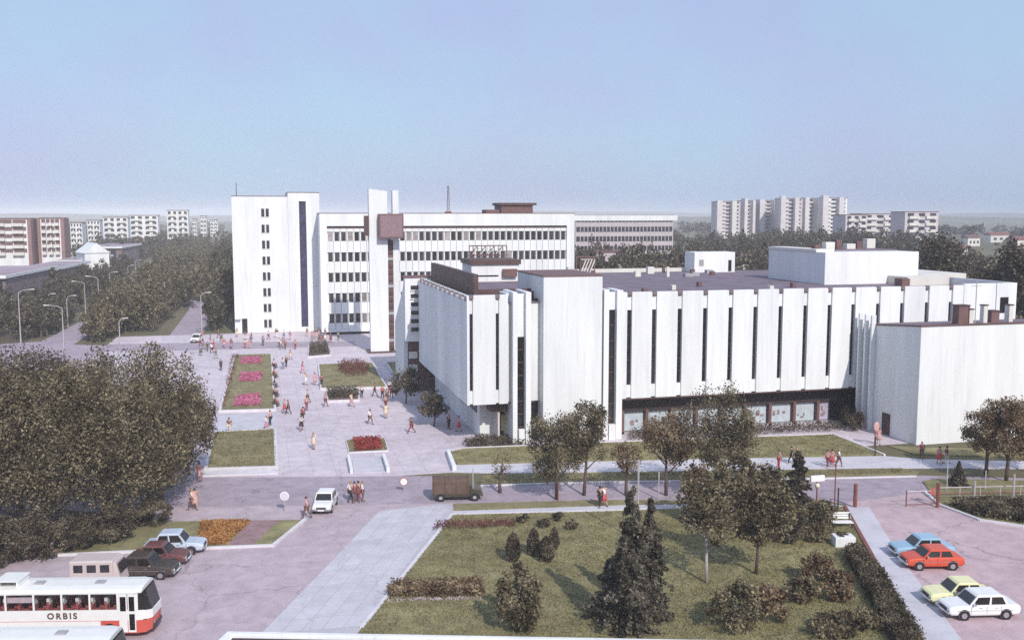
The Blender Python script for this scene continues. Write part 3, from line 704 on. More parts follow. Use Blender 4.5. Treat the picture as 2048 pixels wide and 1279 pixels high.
MB().box(47.8, 54.5, YS + 5, YS + 11, 23.42, 25.0).build('roof_house', BROWN2, slab)
MB().box(47.4, 55.2, YS + 4.6, YS + 11.3, 25.0, 25.5).build('roof_coping', BROWN, slab)
MB().box(44.4, 47.2, YS + 4, YS + 8, 23.42, 24.1).build('roof_vent', BROWN2, slab)
ms = thing('radio_mast', 'tall thin lattice radio mast on the office block roof', 'mast', (XY(898, YS + 4), YS + 4, 23.42))
m_ = MB()
for a in ((-.3, 0), (.3, 0), (0, .4)): m_.tube([(a[0], a[1], 0), (a[0] * .4, a[1] * .4, 5.4)], .045, 5)
for k in range(9): m_.tube([(-.29 + .02 * k, 0, k * .6), (.28 - .02 * k, 0, k * .6 + .5)], .03, 4)
m_.build('lattice', BROWN2, ms, local=True)
MB().box(-.6, .6, -.3, .6, 0, .3).build('base', REDB, ms, local=True)

YP = 162.9
pyl = thing('pylon', 'freestanding white double pylon carrying a brown sign cube near its top', 'pylon', (20, YP, 0))
MB().box(17.4, 20.45, YP, YP + 1.5, 0, 26.9).build('slab_fin', WHITE, pyl)
m_ = MB(); m_.quad((17.4, YP, 26.9), (20.45, YP, 26.9), (20.45, YP, 26.91), (17.4, YP, 27.35)); m_.quad((17.4, YP + 1.5, 26.9), (20.45, YP + 1.5, 26.9), (20.45, YP + 1.5, 26.91), (17.4, YP + 1.5, 27.35))
m_.quad((17.4, YP, 27.35), (20.45, YP, 26.91), (20.45, YP + 1.5, 26.91), (17.4, YP + 1.5, 27.35)); m_.quad((17.4, YP, 26.9), (17.4, YP + 1.5, 26.9), (17.4, YP + 1.5, 27.35), (17.4, YP, 27.35))
m_.build('slab_cap', WHITE, pyl)
MB().box(21.5, 22.5, YP + 1.2, YP + 3, 0, 27.1).build('slab_fin', WHITE, pyl)
MB().box(20.5, 21.5, YP + 1.3, YP + 1.5, 0, 18.9).build('louvre_panel', BROWN2, pyl)
for k in range(16): MB().box(20.52, 21.45, YP + 1.1, YP + 1.29, .5 + k * 1.15, 1.0 + k * 1.15).build('louvre', GREYW if k % 4 == 1 else BROWN, pyl)
cb = MB().box(18.85, 22.95, YP - 1.4, YP - .02, 19.15, 23.2).build('sign_cube', BROWN2, pyl, bevel=.04)
MB().box(19.1, 22.7, YP - 1.46, YP - 1.41, 19.4, 22.95).build('face_panel', mat('sign_mesh', (.27, .17, .19), .6, .3, 6), cb)
MB().box(16.7, 17.38, YP - .3, YP + 1.6, 19.6, 22.9).build('side_sign', BROWN, pyl)
MB().box(16.9, 23, YP - .5, YP + 3.5, 0, .25).build('base', BROWN, pyl)

# ================================================================== FAR BUILDINGS
def block(label, cx, cy, wd, dp, z0, z1, floors, cols, rz=0, wall=CREAM, winm=GLASSV, name='apartment_block', group=None, bands=False, balc=0, zbase=0):
    t = thing(name, label, 'building', (cx, cy, 0), rz, group)
    MB().box(-wd / 2, wd / 2, 0, dp, zbase, z1).build('wall', wall, t, local=True)
    MB().box(-wd / 2 - .2, wd / 2 + .2, -.2, dp + .2, z1, z1 + .4).build('roof', BROWN2, t, local=True)
    fh = (z1 - z0) / floors
    wm = MB().box(-.5, .5, 0, .06, 0, 1).mesh('window', winm)
    if bands:
        for k in range(floors):
            m_ = MB().box(-wd / 2 + .4, wd / 2 - .4, -.15, -.01, z0 + k * fh + fh * .42, z0 + k * fh + fh * .92).build('window_band', winm, t, local=True)
            mm = MB()
            for j in range(1, cols): mm.box(-wd / 2 + .4 + (wd - .8) * j / cols - .12, -wd / 2 + .4 + (wd - .8) * j / cols + .12, -.22, -.16, z0 + k * fh + fh * .42, z0 + k * fh + fh * .92)
            mm.build('mullions', wall, m_, local=True, kind='stuff')
    else:
        for k in range(floors):
            for j in range(cols):
                piece(wm, 'window', t, (-wd / 2 + wd * (j + .5) / cols, -.07, z0 + k * fh + fh * .35), scale=(wd / cols * .55, 1, fh * .5))
    for b in range(balc):
        x_ = -wd / 2 + wd * (b + .5) / balc
        for k in range(floors): MB().box(x_ - wd / balc * .3, x_ + wd / balc * .3, -1.3, -.08, z0 + k * fh, z0 + k * fh + fh * .42).build('balcony', CREAM, t, local=True)
    return t
fr = block('long pale office building with banded windows behind the white office block', XY(1248, 300), 300, 34, 14, 4, 22.6, 6, 26, 0, mat('far_wall', (.50, .45, .46), .85, .1, .2), bands=True, name='far_office')
MB().box(-18.3, 18.3, -.35, -.2, 21.2, 22.9).build('cornice', WHITE2, fr, local=True)
# tower row at the right horizon: staggered sections
twr = [(1430, 1478, 402, 705), (1478, 1510, 401, 712), (1508, 1560, 400, 720), (1558, 1600, 396, 690), (1598, 1640, 396, 700), (1638, 1690, 395, 690)]
labs = ['leftmost tall pale flats of the row on the right horizon', 'second tall flats from the left on the right horizon', 'broad grey flats third from left on the right horizon',
        'fourth tall flats from the left on the right horizon', 'fifth tall flats from the left on the right horizon', 'brightest and rightmost tall flats of the row on the right horizon']
for i, (a, b, yt, Y0) in enumerate(twr):
    x0, z1 = OY(a, yt, Y0); x1 = XY(b, Y0); wd = x1 - x0
    t = block(labs[i], (x0 + x1) / 2, Y0, wd * .86, 14, 2, z1 - .4, 11, 3, R((-12, 8, 4, -14, 6, -6)[i]), WHITE2 if i == 5 else mat('flat_wall', (.56, .49, .52), .85, .1, .2), balc=2, name='tower_flats', group='tall flats on the right horizon')
    ww = wd * .86
    MB().box(-ww / 2 - .1, -ww / 2 + ww * .2, -5.5, .1, 0, z1 + (1.6 if i % 2 else .4)).build('stair_tower', mat('pale_flat_wall', (.66, .61, .62), .85, .1, .2), t, local=True)
    MB().box(ww * .12, ww * .30, -4.2, .1, 0, z1 + .2).build('projecting_bay', MATS['pale_flat_wall'] if i % 2 else CREAM, t, local=True)
for a, b, yt, yb, Y0, lab in ((1690, 1730, 430, 470, 520, 'low dark ended flats right of the tall flats'), (1722, 1792, 428, 465, 560, 'pale low flats with balconies among trees on the right'),
                              (1808, 1872, 424, 470, 500, 'pale stepped flats with round balconies beside the dark trees'), (60 + 1130, 1262, 505, 560, 250, 'low pale shed behind the store roof')):
    x0, z1 = OY(a, yt, Y0); x1 = XY(b, Y0)
    block(lab, (x0 + x1) / 2, Y0, x1 - x0, 12, 1, z1, 6 if Y0 > 300 else 2, 3, R(5), mat('flat_wall', (.56, .49, .52), .85, .1, .2), balc=2 if Y0 > 300 else 0)
for a, b, yt, Y0, lab, kind in ((-60, 62, 438, 400, 'white and brown banded flats at the far left edge', 1), (80, 128, 437, 405, 'narrower banded flats with brown end walls near the left edge', 1),
                            (140, 171, 446, 560, 'low pale flats just right of the brown ended ones', 0), (174, 206, 441, 600, 'pale flats between the brown ended ones and the ridge flats', 0), (420, 440, 440, 860, 'faint pale flats close beside the office tower', 0), (205, 262, 435, 640, 'pale far flats on the ridge left of the avenue', 0), (258, 322, 431, 690, 'longer cream far flats behind the ridge trees', 0),
                            (333, 382, 421, 720, 'tallest white far flats above the avenue', 0), (384, 398, 438, 760, 'small pale far flats right of the tallest white one', 0), (400, 418, 432, 800, 'tiny cream far flats nearest the office tower', 0)):
    x0, z1 = OY(a, yt, Y0); x1 = XY(b, Y0)
    t = block(lab, (x0 + x1) / 2, Y0, x1 - x0, 12, 2 if not kind else 8, z1, 6 if not kind else 5, 4, 0, WHITE2, bands=bool(kind), balc=3 if kind else 2, winm=BROWN2 if kind else GLASSV)
    if kind:
        hw = (x1 - x0) / 2
        MB().box(hw - .02, hw + 1.2, .3, 11, 0, z1 + .3).build('end_wall', mat('faded_brick', (.30, .17, .165), .85, .12, .4), t, local=True)
        MB().box(-hw - 1.2, -hw + .02, .3, 11, 0, z1 + .3).build('end_wall', MATS['faded_brick'], t, local=True)
# low pavilions stepping along the avenue
pv = [((-200, 575), (18, 552), 247, 6.4), ((22, 552), (112, 532), 296, 6.8), ((112, 524), (176, 520), 352, 7.2), ((172, 500), (250, 500), 430, 8.2)]
pl = ['low flat roofed pavilion with white fascia at the far left', 'second low pavilion with white fascia beside the tree belt', 'third low pavilion with brown end block', 'white gabled pavilion farthest along the avenue trees']
tops = ((18, 550), (66, 537), (140, 520), (215, 493)); i_ = 0
for (a, b, Y0, h), lab in zip(pv, pl):
    h = OY(*tops[i_], Y0)[1]; i_ += 1
    x0, x1 = XY(a[0], Y0), XY(b[0], Y0)
    t = thing('pavilion', lab, 'building', ((x0 + x1) / 2, Y0, 0), R(-3)); hw = (x1 - x0) / 2 - .4
    MB().box(-hw, hw, 0, 40, 0, h - .7).build('wall', mat('mauve_wall', (.22, .16, .17), .85, .1, .2), t, local=True)
    MB().box(-hw - .4, hw + .4, -1, 46, h - .7, h).build('roof', WHITE2, t, local=True)
    MB().box(-hw, hw, 0, 45, h, h + .06).build('roof_felt', mat('pink_roof', (.36, .28, .32), .9, .25, .1), t, local=True)
    for k in range(int(hw * 2 / 3)): MB().box(-hw + 1 + k * 3, -hw + 3 + k * 3, -.06, -.01, 1, h - 1.2).build('window', GLASSV, t, local=True)
gx = XY(198, 348)
t = thing('gabled_hall', 'bright white gabled hall end above the avenue tree belt', 'building', (gx, 348, 0), R(20))
MB().box(-3.8, 3.8, 0, 14, 0, 10.5).build('wall', WHITE2, t, local=True)
MB().loft([[(-4.2, -.3, 10.5), (4.2, -.3, 10.5), (0, -.3, 13.8)], [(-4.2, 14, 10.5), (4.2, 14, 10.5), (0, 14, 13.8)]]).build('roof', WHITE2, t, local=True)

# far hills and country
q = np.random.default_rng(4); m_ = MB(); N_ = 90
for row, (Y0, hh, seed) in enumerate(((2300, 20, 1), (3600, 34, 2), (4900, 44, 3))):
    ph = q.uniform(0, 6, 5); rf = []; rb = []; rm = []
    for k in range(N_ + 1):
        x = -3600 + 8200 * k / N_; h = hh * (.55 + .18 * math.sin(x / 700 + ph[0]) + .12 * math.sin(x / 310 + ph[1]) + .06 * math.sin(x / 120 + ph[2]) + (.18 if x > 300 else 0))
        rf.append((x, Y0 - 500, -.1)); rm.append((x, Y0, max(1, h))); rb.append((x, Y0 + 500, -.1))
    i = len(m_.v); m_.v += rf + rm + rb; n_ = N_ + 1
    for j in range(2):
        for k in range(N_): m_.f.append((i + j * n_ + k, i + j * n_ + k + 1, i + (j + 1) * n_ + k + 1, i + (j + 1) * n_ + k))
m_.build('hills', LAND, kind='structure', smooth=True)

# ------------------------------------------------------------------ woods (uncountable masses)
def wood(name, poly, n, hmin, hmax, cr, per, leaf, m_, seed, avoid=()):
    pts = []; q = random.Random(seed); cand = scatter(poly, n * 4, seed)
    arr = []; tk = MB(); cnt = 0
    for x, y in cand:
        if cnt >= n: break
        if any(inside((x, y), a) for a in avoid): continue
        cnt += 1; h = q.uniform(hmin, hmax); r = cr * q.uniform(.75, 1.25)
        arr.append(leaves(per, (x, y, h * .53), (r, r, h * .48), leaf, seed * 1000 + cnt, 16, 'ball', .4))
        tk.tube([(x, y, 0), (x, y, h * .6)], [.2, .08], 5)
    o = quads_obj(name, np.concatenate(arr), m_, kind='stuff')
    tk.build(name + '_trunks', TRUNK, kind='stuff')
    return o
roads = [[(-41, 186), (-31, 184), (-31, 232), (-34.5, 330), (-50, 560), (-59, 560), (-44, 330), (-40, 230)], [(-19, 196), (-10, 196), (-10.5, 260), (-12, 360), (-22, 620), (-31, 620), (-21, 360), (-19, 260)]]
PARK = mat('woodland_floor', (.075, .055, .04), .95, .3, .3, c2=(.13, .10, .06))
sheet('park', [(-300, 186.5), (-42, 189), (-42, 235), (-62, 620), (-300, 620)], -.2, 0, PARK)
sheet('park', [(-31, 206), (-20.5, 206), (-20, 262), (-24, 620), (-50, 620), (-33, 330)], -.2, 0, PARK)
wood('avenue_wood', [(-31, 196), (-25, 198), (-21, 212), (-19.5, 262), (-16, 300), (-12, 380), (-24, 600), (-50, 600), (-37, 330), (-31, 240)], 165, 8, 10.5, 2.9, 950, .28, LEAFA, 21, roads[:1])
wood('park_wood', [(-40, 192), (-60, 189), (-130, 190), (-125, 236), (-64, 240), (-44, 245)], 150, 4.8, 6.6, 2.7, 850, .28, LEAFB, 22, roads[:1])
wood('park_wood', [(-44, 245), (-62, 245), (-66, 290), (-62, 345), (-66, 420), (-66, 600), (-50, 600), (-46, 330), (-40, 250)], 85, 6.5, 9, 3.2, 800, .32, LEAFB, 29, roads[:1])
wood('tower_side_trees', [(-10.5, 206), (-6.3, 204), (-5.5, 212), (-8, 330), (-18, 620), (-21, 620), (-14, 330)], 44, 9, 13, 2.4, 1000, .3, LEAFB, 23)
wood('avenue_wood', [(-31, 190), (-28, 190), (-27.5, 200), (-21, 201), (-19.5, 240), (-30, 240)], 30, 7, 9.5, 2.6, 900, .28, LEAFA, 33)
wood('avenue_wood', [(-26, 246), (-8, 240), (-9, 330), (-24, 330)], 34, 8, 10, 2.7, 900, .28, LEAFA, 34)
wood('park_wood', [(-44, 191), (-40.4, 191), (-39.4, 230), (-43, 240)], 16, 4.2, 6, 1.9, 800, .24, LEAFB, 41)
wood('avenue_wood', [(-31.6, 188.5), (-28.2, 188.5), (-28.4, 200), (-31.8, 232)], 12, 4.5, 6.5, 1.8, 800, .24, LEAFA, 42)
wood('tower_side_trees', [(-10.8, 200), (-6.6, 200), (-6.4, 216), (-11, 232)], 9, 6, 9, 2.0, 900, .25, LEAFB, 43)
wood('park_wood', [(-104, 232), (-68, 236), (-60, 285), (-54, 345), (-49, 345), (-50, 250), (-62, 226), (-104, 224)], 90, 5.3, 6.6, 2.4, 800, .28, LEAFB, 44)
wood('far_wood', [(-160, 440), (-60, 440), (-30, 640), (-20, 700), (-90, 760), (-200, 620)], 150, 9, 13, 5, 260, .75, LEAFB, 24, roads[:1])
wood('backdrop_wood', [(70, 205), (112, 200), (112, 270), (80, 275)], 70, 12, 16.5, 3.6, 620, .4, LEAFB, 30)
wood('backdrop_wood', [(66, 230), (140, 210), (190, 260), (210, 420), (110, 300), (70, 290)], 110, 9, 14, 4.2, 420, .5, LEAFB, 25)
wood('backdrop_wood', [(120, 190), (190, 180), (250, 300), (330, 560), (230, 560), (150, 300)], 130, 10, 15, 4.6, 420, .55, LEAFB, 26)
wood('backdrop_wood', [(205, 400), (300, 380), (345, 470), (262, 480)], 80, 13, 18, 5.0, 380, .6, LEAFB, 31)
wood('far_wood', [(250, 620), (600, 600), (900, 1000), (1100, 1500), (500, 1500)], 150, 9, 16, 9, 130, 1.6, LEAFB, 27)
wood('far_wood', [(-260, 800), (60, 800), (200, 1500), (-400, 1500)], 120, 9, 14, 9, 130, 1.6, LEAFB, 28)
# single big dark trees at the right edge
for i, (px, py, Y0, h, r, lab) in enumerate(((2015, 560, 150, 19, 6.5, 'big dark round tree beyond the store at the right edge'), (2075, 560, 140, 17.5, 6.5, 'dark tree cut by the right edge behind the annex'),
                                     (1882, 540, 185, 19.5, 6.5, 'dark bushy tree right of the white roof house'), (1940, 560, 175, 11, 4, 'low dark tree between the two big ones on the right'))):
    tree('dark_tree', lab, XY(px, Y0), Y0, h, r, 2, 7500, .36, LEAFB, 300 + i, tr=.3)
# low houses among far trees on the right
q = random.Random(9)
for i, (px, Y0, wpx) in enumerate(((1905, 420, 26), (1940, 300, 30), (1975, 700, 40), (1930, 620, 24), (2020, 560, 30), (1460, 330, 40), (1380, 420, 26), (1335, 380, 18))):
    x0, x1 = XY(px, Y0), XY(px + wpx, Y0); hw = (x1 - x0) / 2
    t = thing('far_house', ['small pale house under the right hillside trees', 'low house with grey roof right of the roof house', 'distant pale house on the right slope', 'distant reddish roofed house on the right slope',
                            'far house nearest the right edge', 'pale shed below the tall flats', 'pale house behind the trees right of the far office', 'tiny white house at the end of the far office'][i], 'house', ((x0 + x1) / 2, Y0, 0))
    MB().box(-hw, hw, 0, 8, 0, 6).build('wall', CREAM, t, local=True)
    MB().loft([[(-hw - .3, -.4, 6), (hw + .3, -.4, 6), (hw + .3, 8.4, 6), (-hw - .3, 8.4, 6)], [(-hw - .3, 4, 8.6), (hw + .3, 4, 8.6), (hw + .3, 4.1, 8.6), (-hw - .3, 4.1, 8.6)]]).build('roof', BROWN2 if i % 2 else REDB, t, local=True)
    for k in range(3): MB().box(-hw + hw * .3 + k * hw * .6, -hw + hw * .6 + k * hw * .6, -.06, -.01, 2, 4).build('window', GLASSV, t, local=True)

# ================================================================== TREES IN FRONT
def T(px, py): return G(px, py)
big = [(322, 1000, 12.2, 4.3, 1.6, 'broad dark tree whose crown reaches the pink flower bed'), (215, 1062, 13.2, 4.2, 2.0, 'tall olive tree in the middle of the left grove'),
       (95, 1080, 13.0, 4.3, 1.8, 'tall tree standing above the two coaches'), (-20, 1075, 12.6, 4.5, 2.0, 'big tree cut off by the left edge of the picture'),
       (250, 962, 11.2, 4.2, 1.4, 'farther tree rising behind the broad dark tree in the left grove'), (110, 985, 12.0, 4.6, 1.5, 'rear tree of the left grove below the lamp posts'), (-30, 985, 11.5, 4.6, 1.5, 'rear tree of the left grove at the picture edge'),
       (300, 1030, 9.4, 3.2, 1.2, 'middling tree filling the right front of the left grove'), (40, 1020, 13.4, 4.4, 1.6, 'tall dark tree between the front and rear trees of the grove'),
       (375, 948, 7.6, 2.6, 1.0, 'smaller dark tree at the right rim of the left grove')]
for i, (px, py, h, r, c0, lab) in enumerate(big):
    x, y = T(px, py); tree('grove_tree', lab, x, y, h, r, c0, 26000 if i < 4 else 17000, .105, (LEAFA, LEAFA, LEAFA, LEAFB, LEAFA, LEAFB, LEAFA, LEAFA, LEAFB, LEAFB)[i], 40 + i, tr=.22, group='trees of the left grove', clumps=95, fill=.6)
for i, (px, py, h, r, lab) in enumerate(((60, 1120, 3.0, 1.9, 'dark bush below the grove left of the pink van'), (150, 1098, 2.6, 1.7, 'dark bush directly behind the pink van'), (230, 1082, 2.6, 1.7, 'dark bush behind the dark parked car'), (-10, 1130, 3.2, 2.0, 'dark bush at the left edge behind the coach'),
                                         (300, 1050, 1.8, 1.5, 'low bush at the left tip of the orange patch'))):
    x, y = T(px, py); shrub('bush', lab, x, y, h, r, 5200, .10, LEAFB, 60 + i, 'ball')
# row of street trees before the store
st = [(1113, 998, 7.5, 2.5, 1.7, 11000, LEAFA, (-.1, 0), 'dense round street tree in front of the stair block'), (1168, 990, 7.9, 2.1, 2.6, 8000, LEAFA, (.3, 0), 'street tree with clear forked trunk right of the dense round one'),
      (1252, 990, 4.6, 1.5, 1.9, 1700, LEAFC, (.1, 0), 'small thin reddish street tree with forked trunk'), (1332, 990, 7.6, 2.5, 2.2, 8000, LEAFC, (.1, 0), 'russet street tree before the shop windows'),
      (1437, 1000, 9.9, 3.1, 2.4, 12000, LEAFA, (0, 0), 'tallest spreading street tree before the slit windows'), (1000, 985, 3.6, .9, 1.2, 260, LEAFC, (.2, 0), 'nearly bare young tree beside the canvas truck')]
for i, (px, py, h, r, c0, n, lm, ln, lab) in enumerate(st):
    x, y = T(px, py); tree('street_tree', lab, x, y, h, r, c0, n, .095, lm, 80 + i, tr=.13, group='street trees before the store', clumps=40, fill=.35, lean=ln)
for i, (px, py, h, r, c0, n, lab) in enumerate(((2012, 962, 7.2, 2.8, 2.0, 12000, 'round russet tree before the annex wall at the right'), (1972, 946, 6.2, 2.2, 1.9, 7000, 'slimmer russet tree left of the round one by the annex'), (2075, 948, 7.6, 2.6, 2.0, 9000, 'russet tree cut by the right picture edge'))):
    x, y = T(px, py); tree('street_tree', lab, x, y, h, r, c0, n, .095, LEAFC, 95 + i, tr=.14, group='trees by the annex', clumps=40, fill=.4)
# small trees along the shaded store side
for i, (px, py, h, r, lab) in enumerate(((812, 806, 4.6, 1.9, 'dark small tree in the store shadow beside the crowd'), (868, 852, 4.2, 1.7, 'dark small tree below the shaded store wall'), (838, 770, 3.6, 1.4, 'dark shrub tree at the wing corner'))):
    x, y = T(px, py); tree('small_tree', lab, x, y, h, r, .9, 2600, .13, LEAFB, 110 + i, tr=.08, clumps=24)
# conifers and lawn trees
def conifer(label, px, py, h, r, n, seed, leaf=.12, m_=LEAFK, layers=9):
    x, y = T(px, py); t = thing('conifer', label, 'tree', (x, y, 0), 0, 'conifers on the front lawn')
    MB().tube([(0, 0, 0), (0, 0, h * .9)], [.14, .03], 7).build('trunk', TRUNK, t, local=True)
    quads_obj('needles', leaves(n, (0, 0, h / 2 + .1), (r, r, h / 2), leaf, seed, layers, 'spruce'), m_, t)
    return t
conifer('tallest dark conifer in the middle of the front lawn', 1262, 1268, 8.2, 2.0, 12500, 131)
conifer('slimmer conifer leaning against the tallest one on the front lawn', 1300, 1235, 6.9, 1.5, 7000, 132)
conifer('broad low conifer with branches spread to the left of the tallest', 1225, 1240, 3.6, 2.1, 5200, 133)
x, y = T(1036, 1262); shrub('tall_bush', 'loose upright bush in front of the rose hedge end', x, y, 3.7, 1.3, 6500, .1, LEAFA, 134, 'ball', clumps=26)
conifer('lone dark conifer beside the white sign panel', 1594, 1012, 4.4, 1.6, 5200, 135)
lt = [(1413, 1168, 7.4, 1.9, 2.6, 3000, LEAFA, BIRCH, 'thin loose tree with pale leaning trunk on the front lawn'), (1512, 1150, 7.0, 2.3, 2.2, 6200, LEAFA, TRUNK, 'dark lawn tree with a short reddish trunk right of the pale one'),
      (1470, 1062, 5.6, 2.2, .8, 6500, LEAFA, TRUNK, 'dark bushy tree at the far side of the front lawn'), (1535, 1068, 5.2, 2.2, .7, 5600, LEAFB, TRUNK, 'dark bushy tree left of the yellowish shrub'), (1410, 1050, 5.0, 1.7, 1.0, 3600, LEAFC, TRUNK, 'reddish bushy tree near the footpath')]
for i, (px, py, h, r, c0, n, lm, tk, lab) in enumerate(lt):
    x, y = T(px, py); tree('lawn_tree', lab, x, y, h, r, c0, n, .12, lm, 140 + i, trunk=tk, tr=.1, group='trees on the front lawn', clumps=34, fill=.35)
for i, (px, py, h, r, lab) in enumerate(((1026, 1124, 2.05, .52, 'left clipped columnar bush of the four on the lawn'), (1067, 1112, 1.95, .44, 'middle clipped columnar bush of the four on the lawn'),
                                         (1092, 1124, 1.75, .56, 'plump front columnar bush of the four on the lawn'), (1108, 1100, 1.6, .36, 'slim rear columnar bush of the four on the lawn'))):
    x, y = T(px, py); shrub('columnar_bush', lab, x, y, h, r, 2600, .07, LEAFB, 160 + i, 'column', 'columnar bushes on the lawn')
for i, (px, py, lab) in enumerate(((1045, 1046, 'small dark rose clump nearest the red flower row'), (1086, 1056, 'small dark rose clump with pale bloom'), (1116, 1042, 'small dark clump near the footpath edge'), (1143, 1060, 'small olive clump right of the rose clumps'))):
    x, y = T(px, py); shrub('rose_clump', lab, x, y, .7, .5, 350, .1, LEAFB, 170 + i, 'ball', 'small clumps on the lawn')
sh = [(1630, 1080, 2.6, 1.5, LEAFA, 'yellowish round shrub left of the white planter'), (1640, 1050, 2.0, 1.2, LEAFA, 'olive shrub beside the white bench'), (1575, 1085, 2.2, 1.4, LEAFB, 'dark shrub between lawn trees and yellowish shrub'),
      (1470, 1264, 3.0, 1.6, LEAFA, 'dark spreading shrub at the near edge of the lawn'), (1535, 1248, 2.4, 1.3, LEAFC, 'reddish shrub at the near edge of the lawn'), (1632, 1165, 1.9, 1.1, LEAFC, 'pinkish rose shrub in the middle of the right border'),
      (1682, 1200, 1.9, 1.2, LEAFC, 'russet rose shrub in the right border'), (1600, 1205, 1.6, 1.1, LEAFA, 'low brown shrub left of the right border'), (1725, 1255, 1.1, 1.1, LEAFA, 'olive shrub at the near end of the right border'), (1660, 1268, 1.2, 1.5, LEAFA, 'low olive shrub at the bottom of the lawn')]
for i, (px, py, h, r, lm, lab) in enumerate(sh):
    x, y = T(px, py); shrub('shrub', lab, x, y, h, r, 3000, .1, lm, 180 + i, 'ball', 'shrubs of the lawn border')
tag(carpet('border_hedge', P((1688, 1114), (1716, 1108), (1764, 1160), (1846, 1300), (1796, 1310), (1738, 1200)), 24000, .075, .85, LEAFB, .1, 66, kind=None), 'low dark hedge running along the brown kerb of the pavement', 'hedge')
tag(carpet('corner_hedge', P((1898, 1013), (1960, 1010), (2200, 1010), (2200, 1050), (2048, 1048), (1960, 1036)), 16000, .11, .75, LEAFB, .1, 67, kind=None), 'thick dark hedge behind the curved kerb at the right edge', 'hedge')
tag(carpet('store_hedge', P((1256, 884), (1262, 866), (1690, 850), (1692, 862)), 5200, .1, .6, LEAFB, .1, 68, kind=None), 'low hedge strip below the shop windows', 'hedge')
tag(carpet('corner_planting', P((926, 890), (960, 878), (1060, 880), (1050, 892), (935, 897)), 2600, .1, .6, LEAFB, .1, 69, kind=None), 'low planting at the foot of the store corner', 'shrubs')
for i, (px, py) in enumerate(((1693, 852), (1710, 862))):
    x, y = T(px, py); shrub('shrub', ['dark shrub in the shade under the overhang end', 'dark shrub beside the annex fins'][i], x, y, 2.4, 1.0, 1800, .1, LEAFB, 200 + i, 'ball')
x, y = T(1916, 972); shrub('shrub', 'dark pointed shrub on the corner lawn by the street', x, y, 2.2, .8, 1800, .1, LEAFK, 207, 'cone')

# ================================================================== STREET FURNITURE
def lamp(label, px, py, h, arm, seed=0, group='lamp posts along the avenue', Y0=None):
    x, y = G(px, py) if Y0 is None else (XY(px, Y0), Y0)
    t = thing('street_lamp', label, 'street lamp', (x, y, 0), 0, group)
    MB().tube([(0, 0, 0), (0, 0, h * .5), (0, 0, h)], [.12, .09, .065], 8).build('pole', POLE, t, local=True)
    MB().tube([(0, 0, h), (arm * .4, 0, h + .45), (arm, 0, h + .6)], [.07, .06, .05], 6).build('arm', POLE, t, local=True)
    s_ = 1 if arm > 0 else -1
    MB().loft([[(arm - s_ * .1, -.1, h + .52), (arm - s_ * .1, .1, h + .52), (arm - s_ * .1, .1, h + .66), (arm - s_ * .1, -.1, h + .66)], [(arm + s_ * .9, -.16, h + .56), (arm + s_ * .9, .16, h + .56), (arm + s_ * .9, .1, h + .72), (arm + s_ * .9, -.1, h + .72)]]).build('lamp_head', STEEL, t, local=True)
    return t
ld = [(42, 690, 9.3, 1.8, 'lamp post nearest the left edge with arm to the right'), (128, 697, 7.0, -2.0, 'lamp post with long arm bending left above the grove'), (97, 640, 5.2, .8, 'short lamp post third along the side street'),
      (136, 655, 6.0, 1.0, 'lamp post fourth along the side street'), (172, 640, 8.0, -1.6, 'lamp post with arm to the left by the road bend'), (200, 655, 10.0, -1.4, 'tallest lamp post at the road bend'), (221, 605, 7.5, 1.2, 'lamp post beyond the road bend'),
      (257, 575, 6.5, 1.0, 'lamp post farther up the side street'), (272, 560, 6.5, 1.2, 'farthest lamp post of the side street'), (404, 668, 7.5, 1.0, 'lamp post at the mouth of the avenue left of the tower'), (240, 690, 4.2, .6, 'short lamp post above the grove crowns'), (63, 672, 3.4, -.8, 'low lamp post beside the nearest left one'), (-4, 610, 8, 1.8, 'lamp post whose head shows at the left edge')]
for px, py, h, arm, lab in ld: lamp(lab, px, py, h, arm)
def post(label, px, py, h, r=.06, m_=POLE, name='post', group=None, cat='post'):
    x, y = G(px, py)
    return tag(MB().tube([(x, y, 0), (x, y, h)], r, 7).build(name, m_), label, cat, group)
post('tall pale pole standing in the conifers of the lawn', 1275, 1085, 6.0, .07, STEEL, 'pole', cat='pole')
post('pale pole left of the russet street tree', 1317, 998, 2.3, .06, POLE, 'pole', cat='pole')
post('short pale post on the footpath', 1357, 1016, 1.05, .07, POLE)
post('thin pale pole behind the canvas truck', 946, 998, 2.6, .045, STEEL, 'pole', cat='pole')
post('thin reddish pole beside the dense street tree', 1116, 1000, 1.5, .05, REDB, 'pole', cat='pole')
post('tall pole between white sign panel and gate post', 1669, 1012, 3.8, .05, REDB, 'pole', cat='pole')
post('short dark post beside the tall pole', 1676, 1012, 1.5, .06, DARKST)
gp = post('thick red brown gate post left of the car park entrance', 1710, 1014, 1.9, .16, REDB, 'gate_post')
post('thick red brown gate post right of the car park entrance', 1875, 1014, 2.0, .15, REDB, 'gate_post')
post('pale fence post right of the entrance', 1948, 1000, 1.6, .08, POLE, 'fence_post')
post('tall fence post near the right edge', 2026, 1003, 2.3, .08, POLE, 'fence_post')
post('thin pole on the corner lawn by the street', 1893, 982, 2.6, .05, POLE, 'pole', cat='pole')
post('pale pole before the round russet tree', 1970, 980, 1.7, .05, POLE, 'pole', cat='pole')
# fence rails
a, b = G(1878, 1000), G(2200, 993); t = thing('rail_fence', 'low pink railing between the entrance and the right edge', 'fence', (*a, 0))
for z_ in (.55, 1.05): MB().tube([(*a, z_), (*b, z_)], .05, 6).build('rail', REDB if z_ < 1 else POLE, t)
for k in range(9): MB().tube([(a[0] + (b[0] - a[0]) * k / 8, a[1] + (b[1] - a[1]) * k / 8, 0), (a[0] + (b[0] - a[0]) * k / 8, a[1] + (b[1] - a[1]) * k / 8, 1.15)], .05, 6).build('baluster', POLE, t)
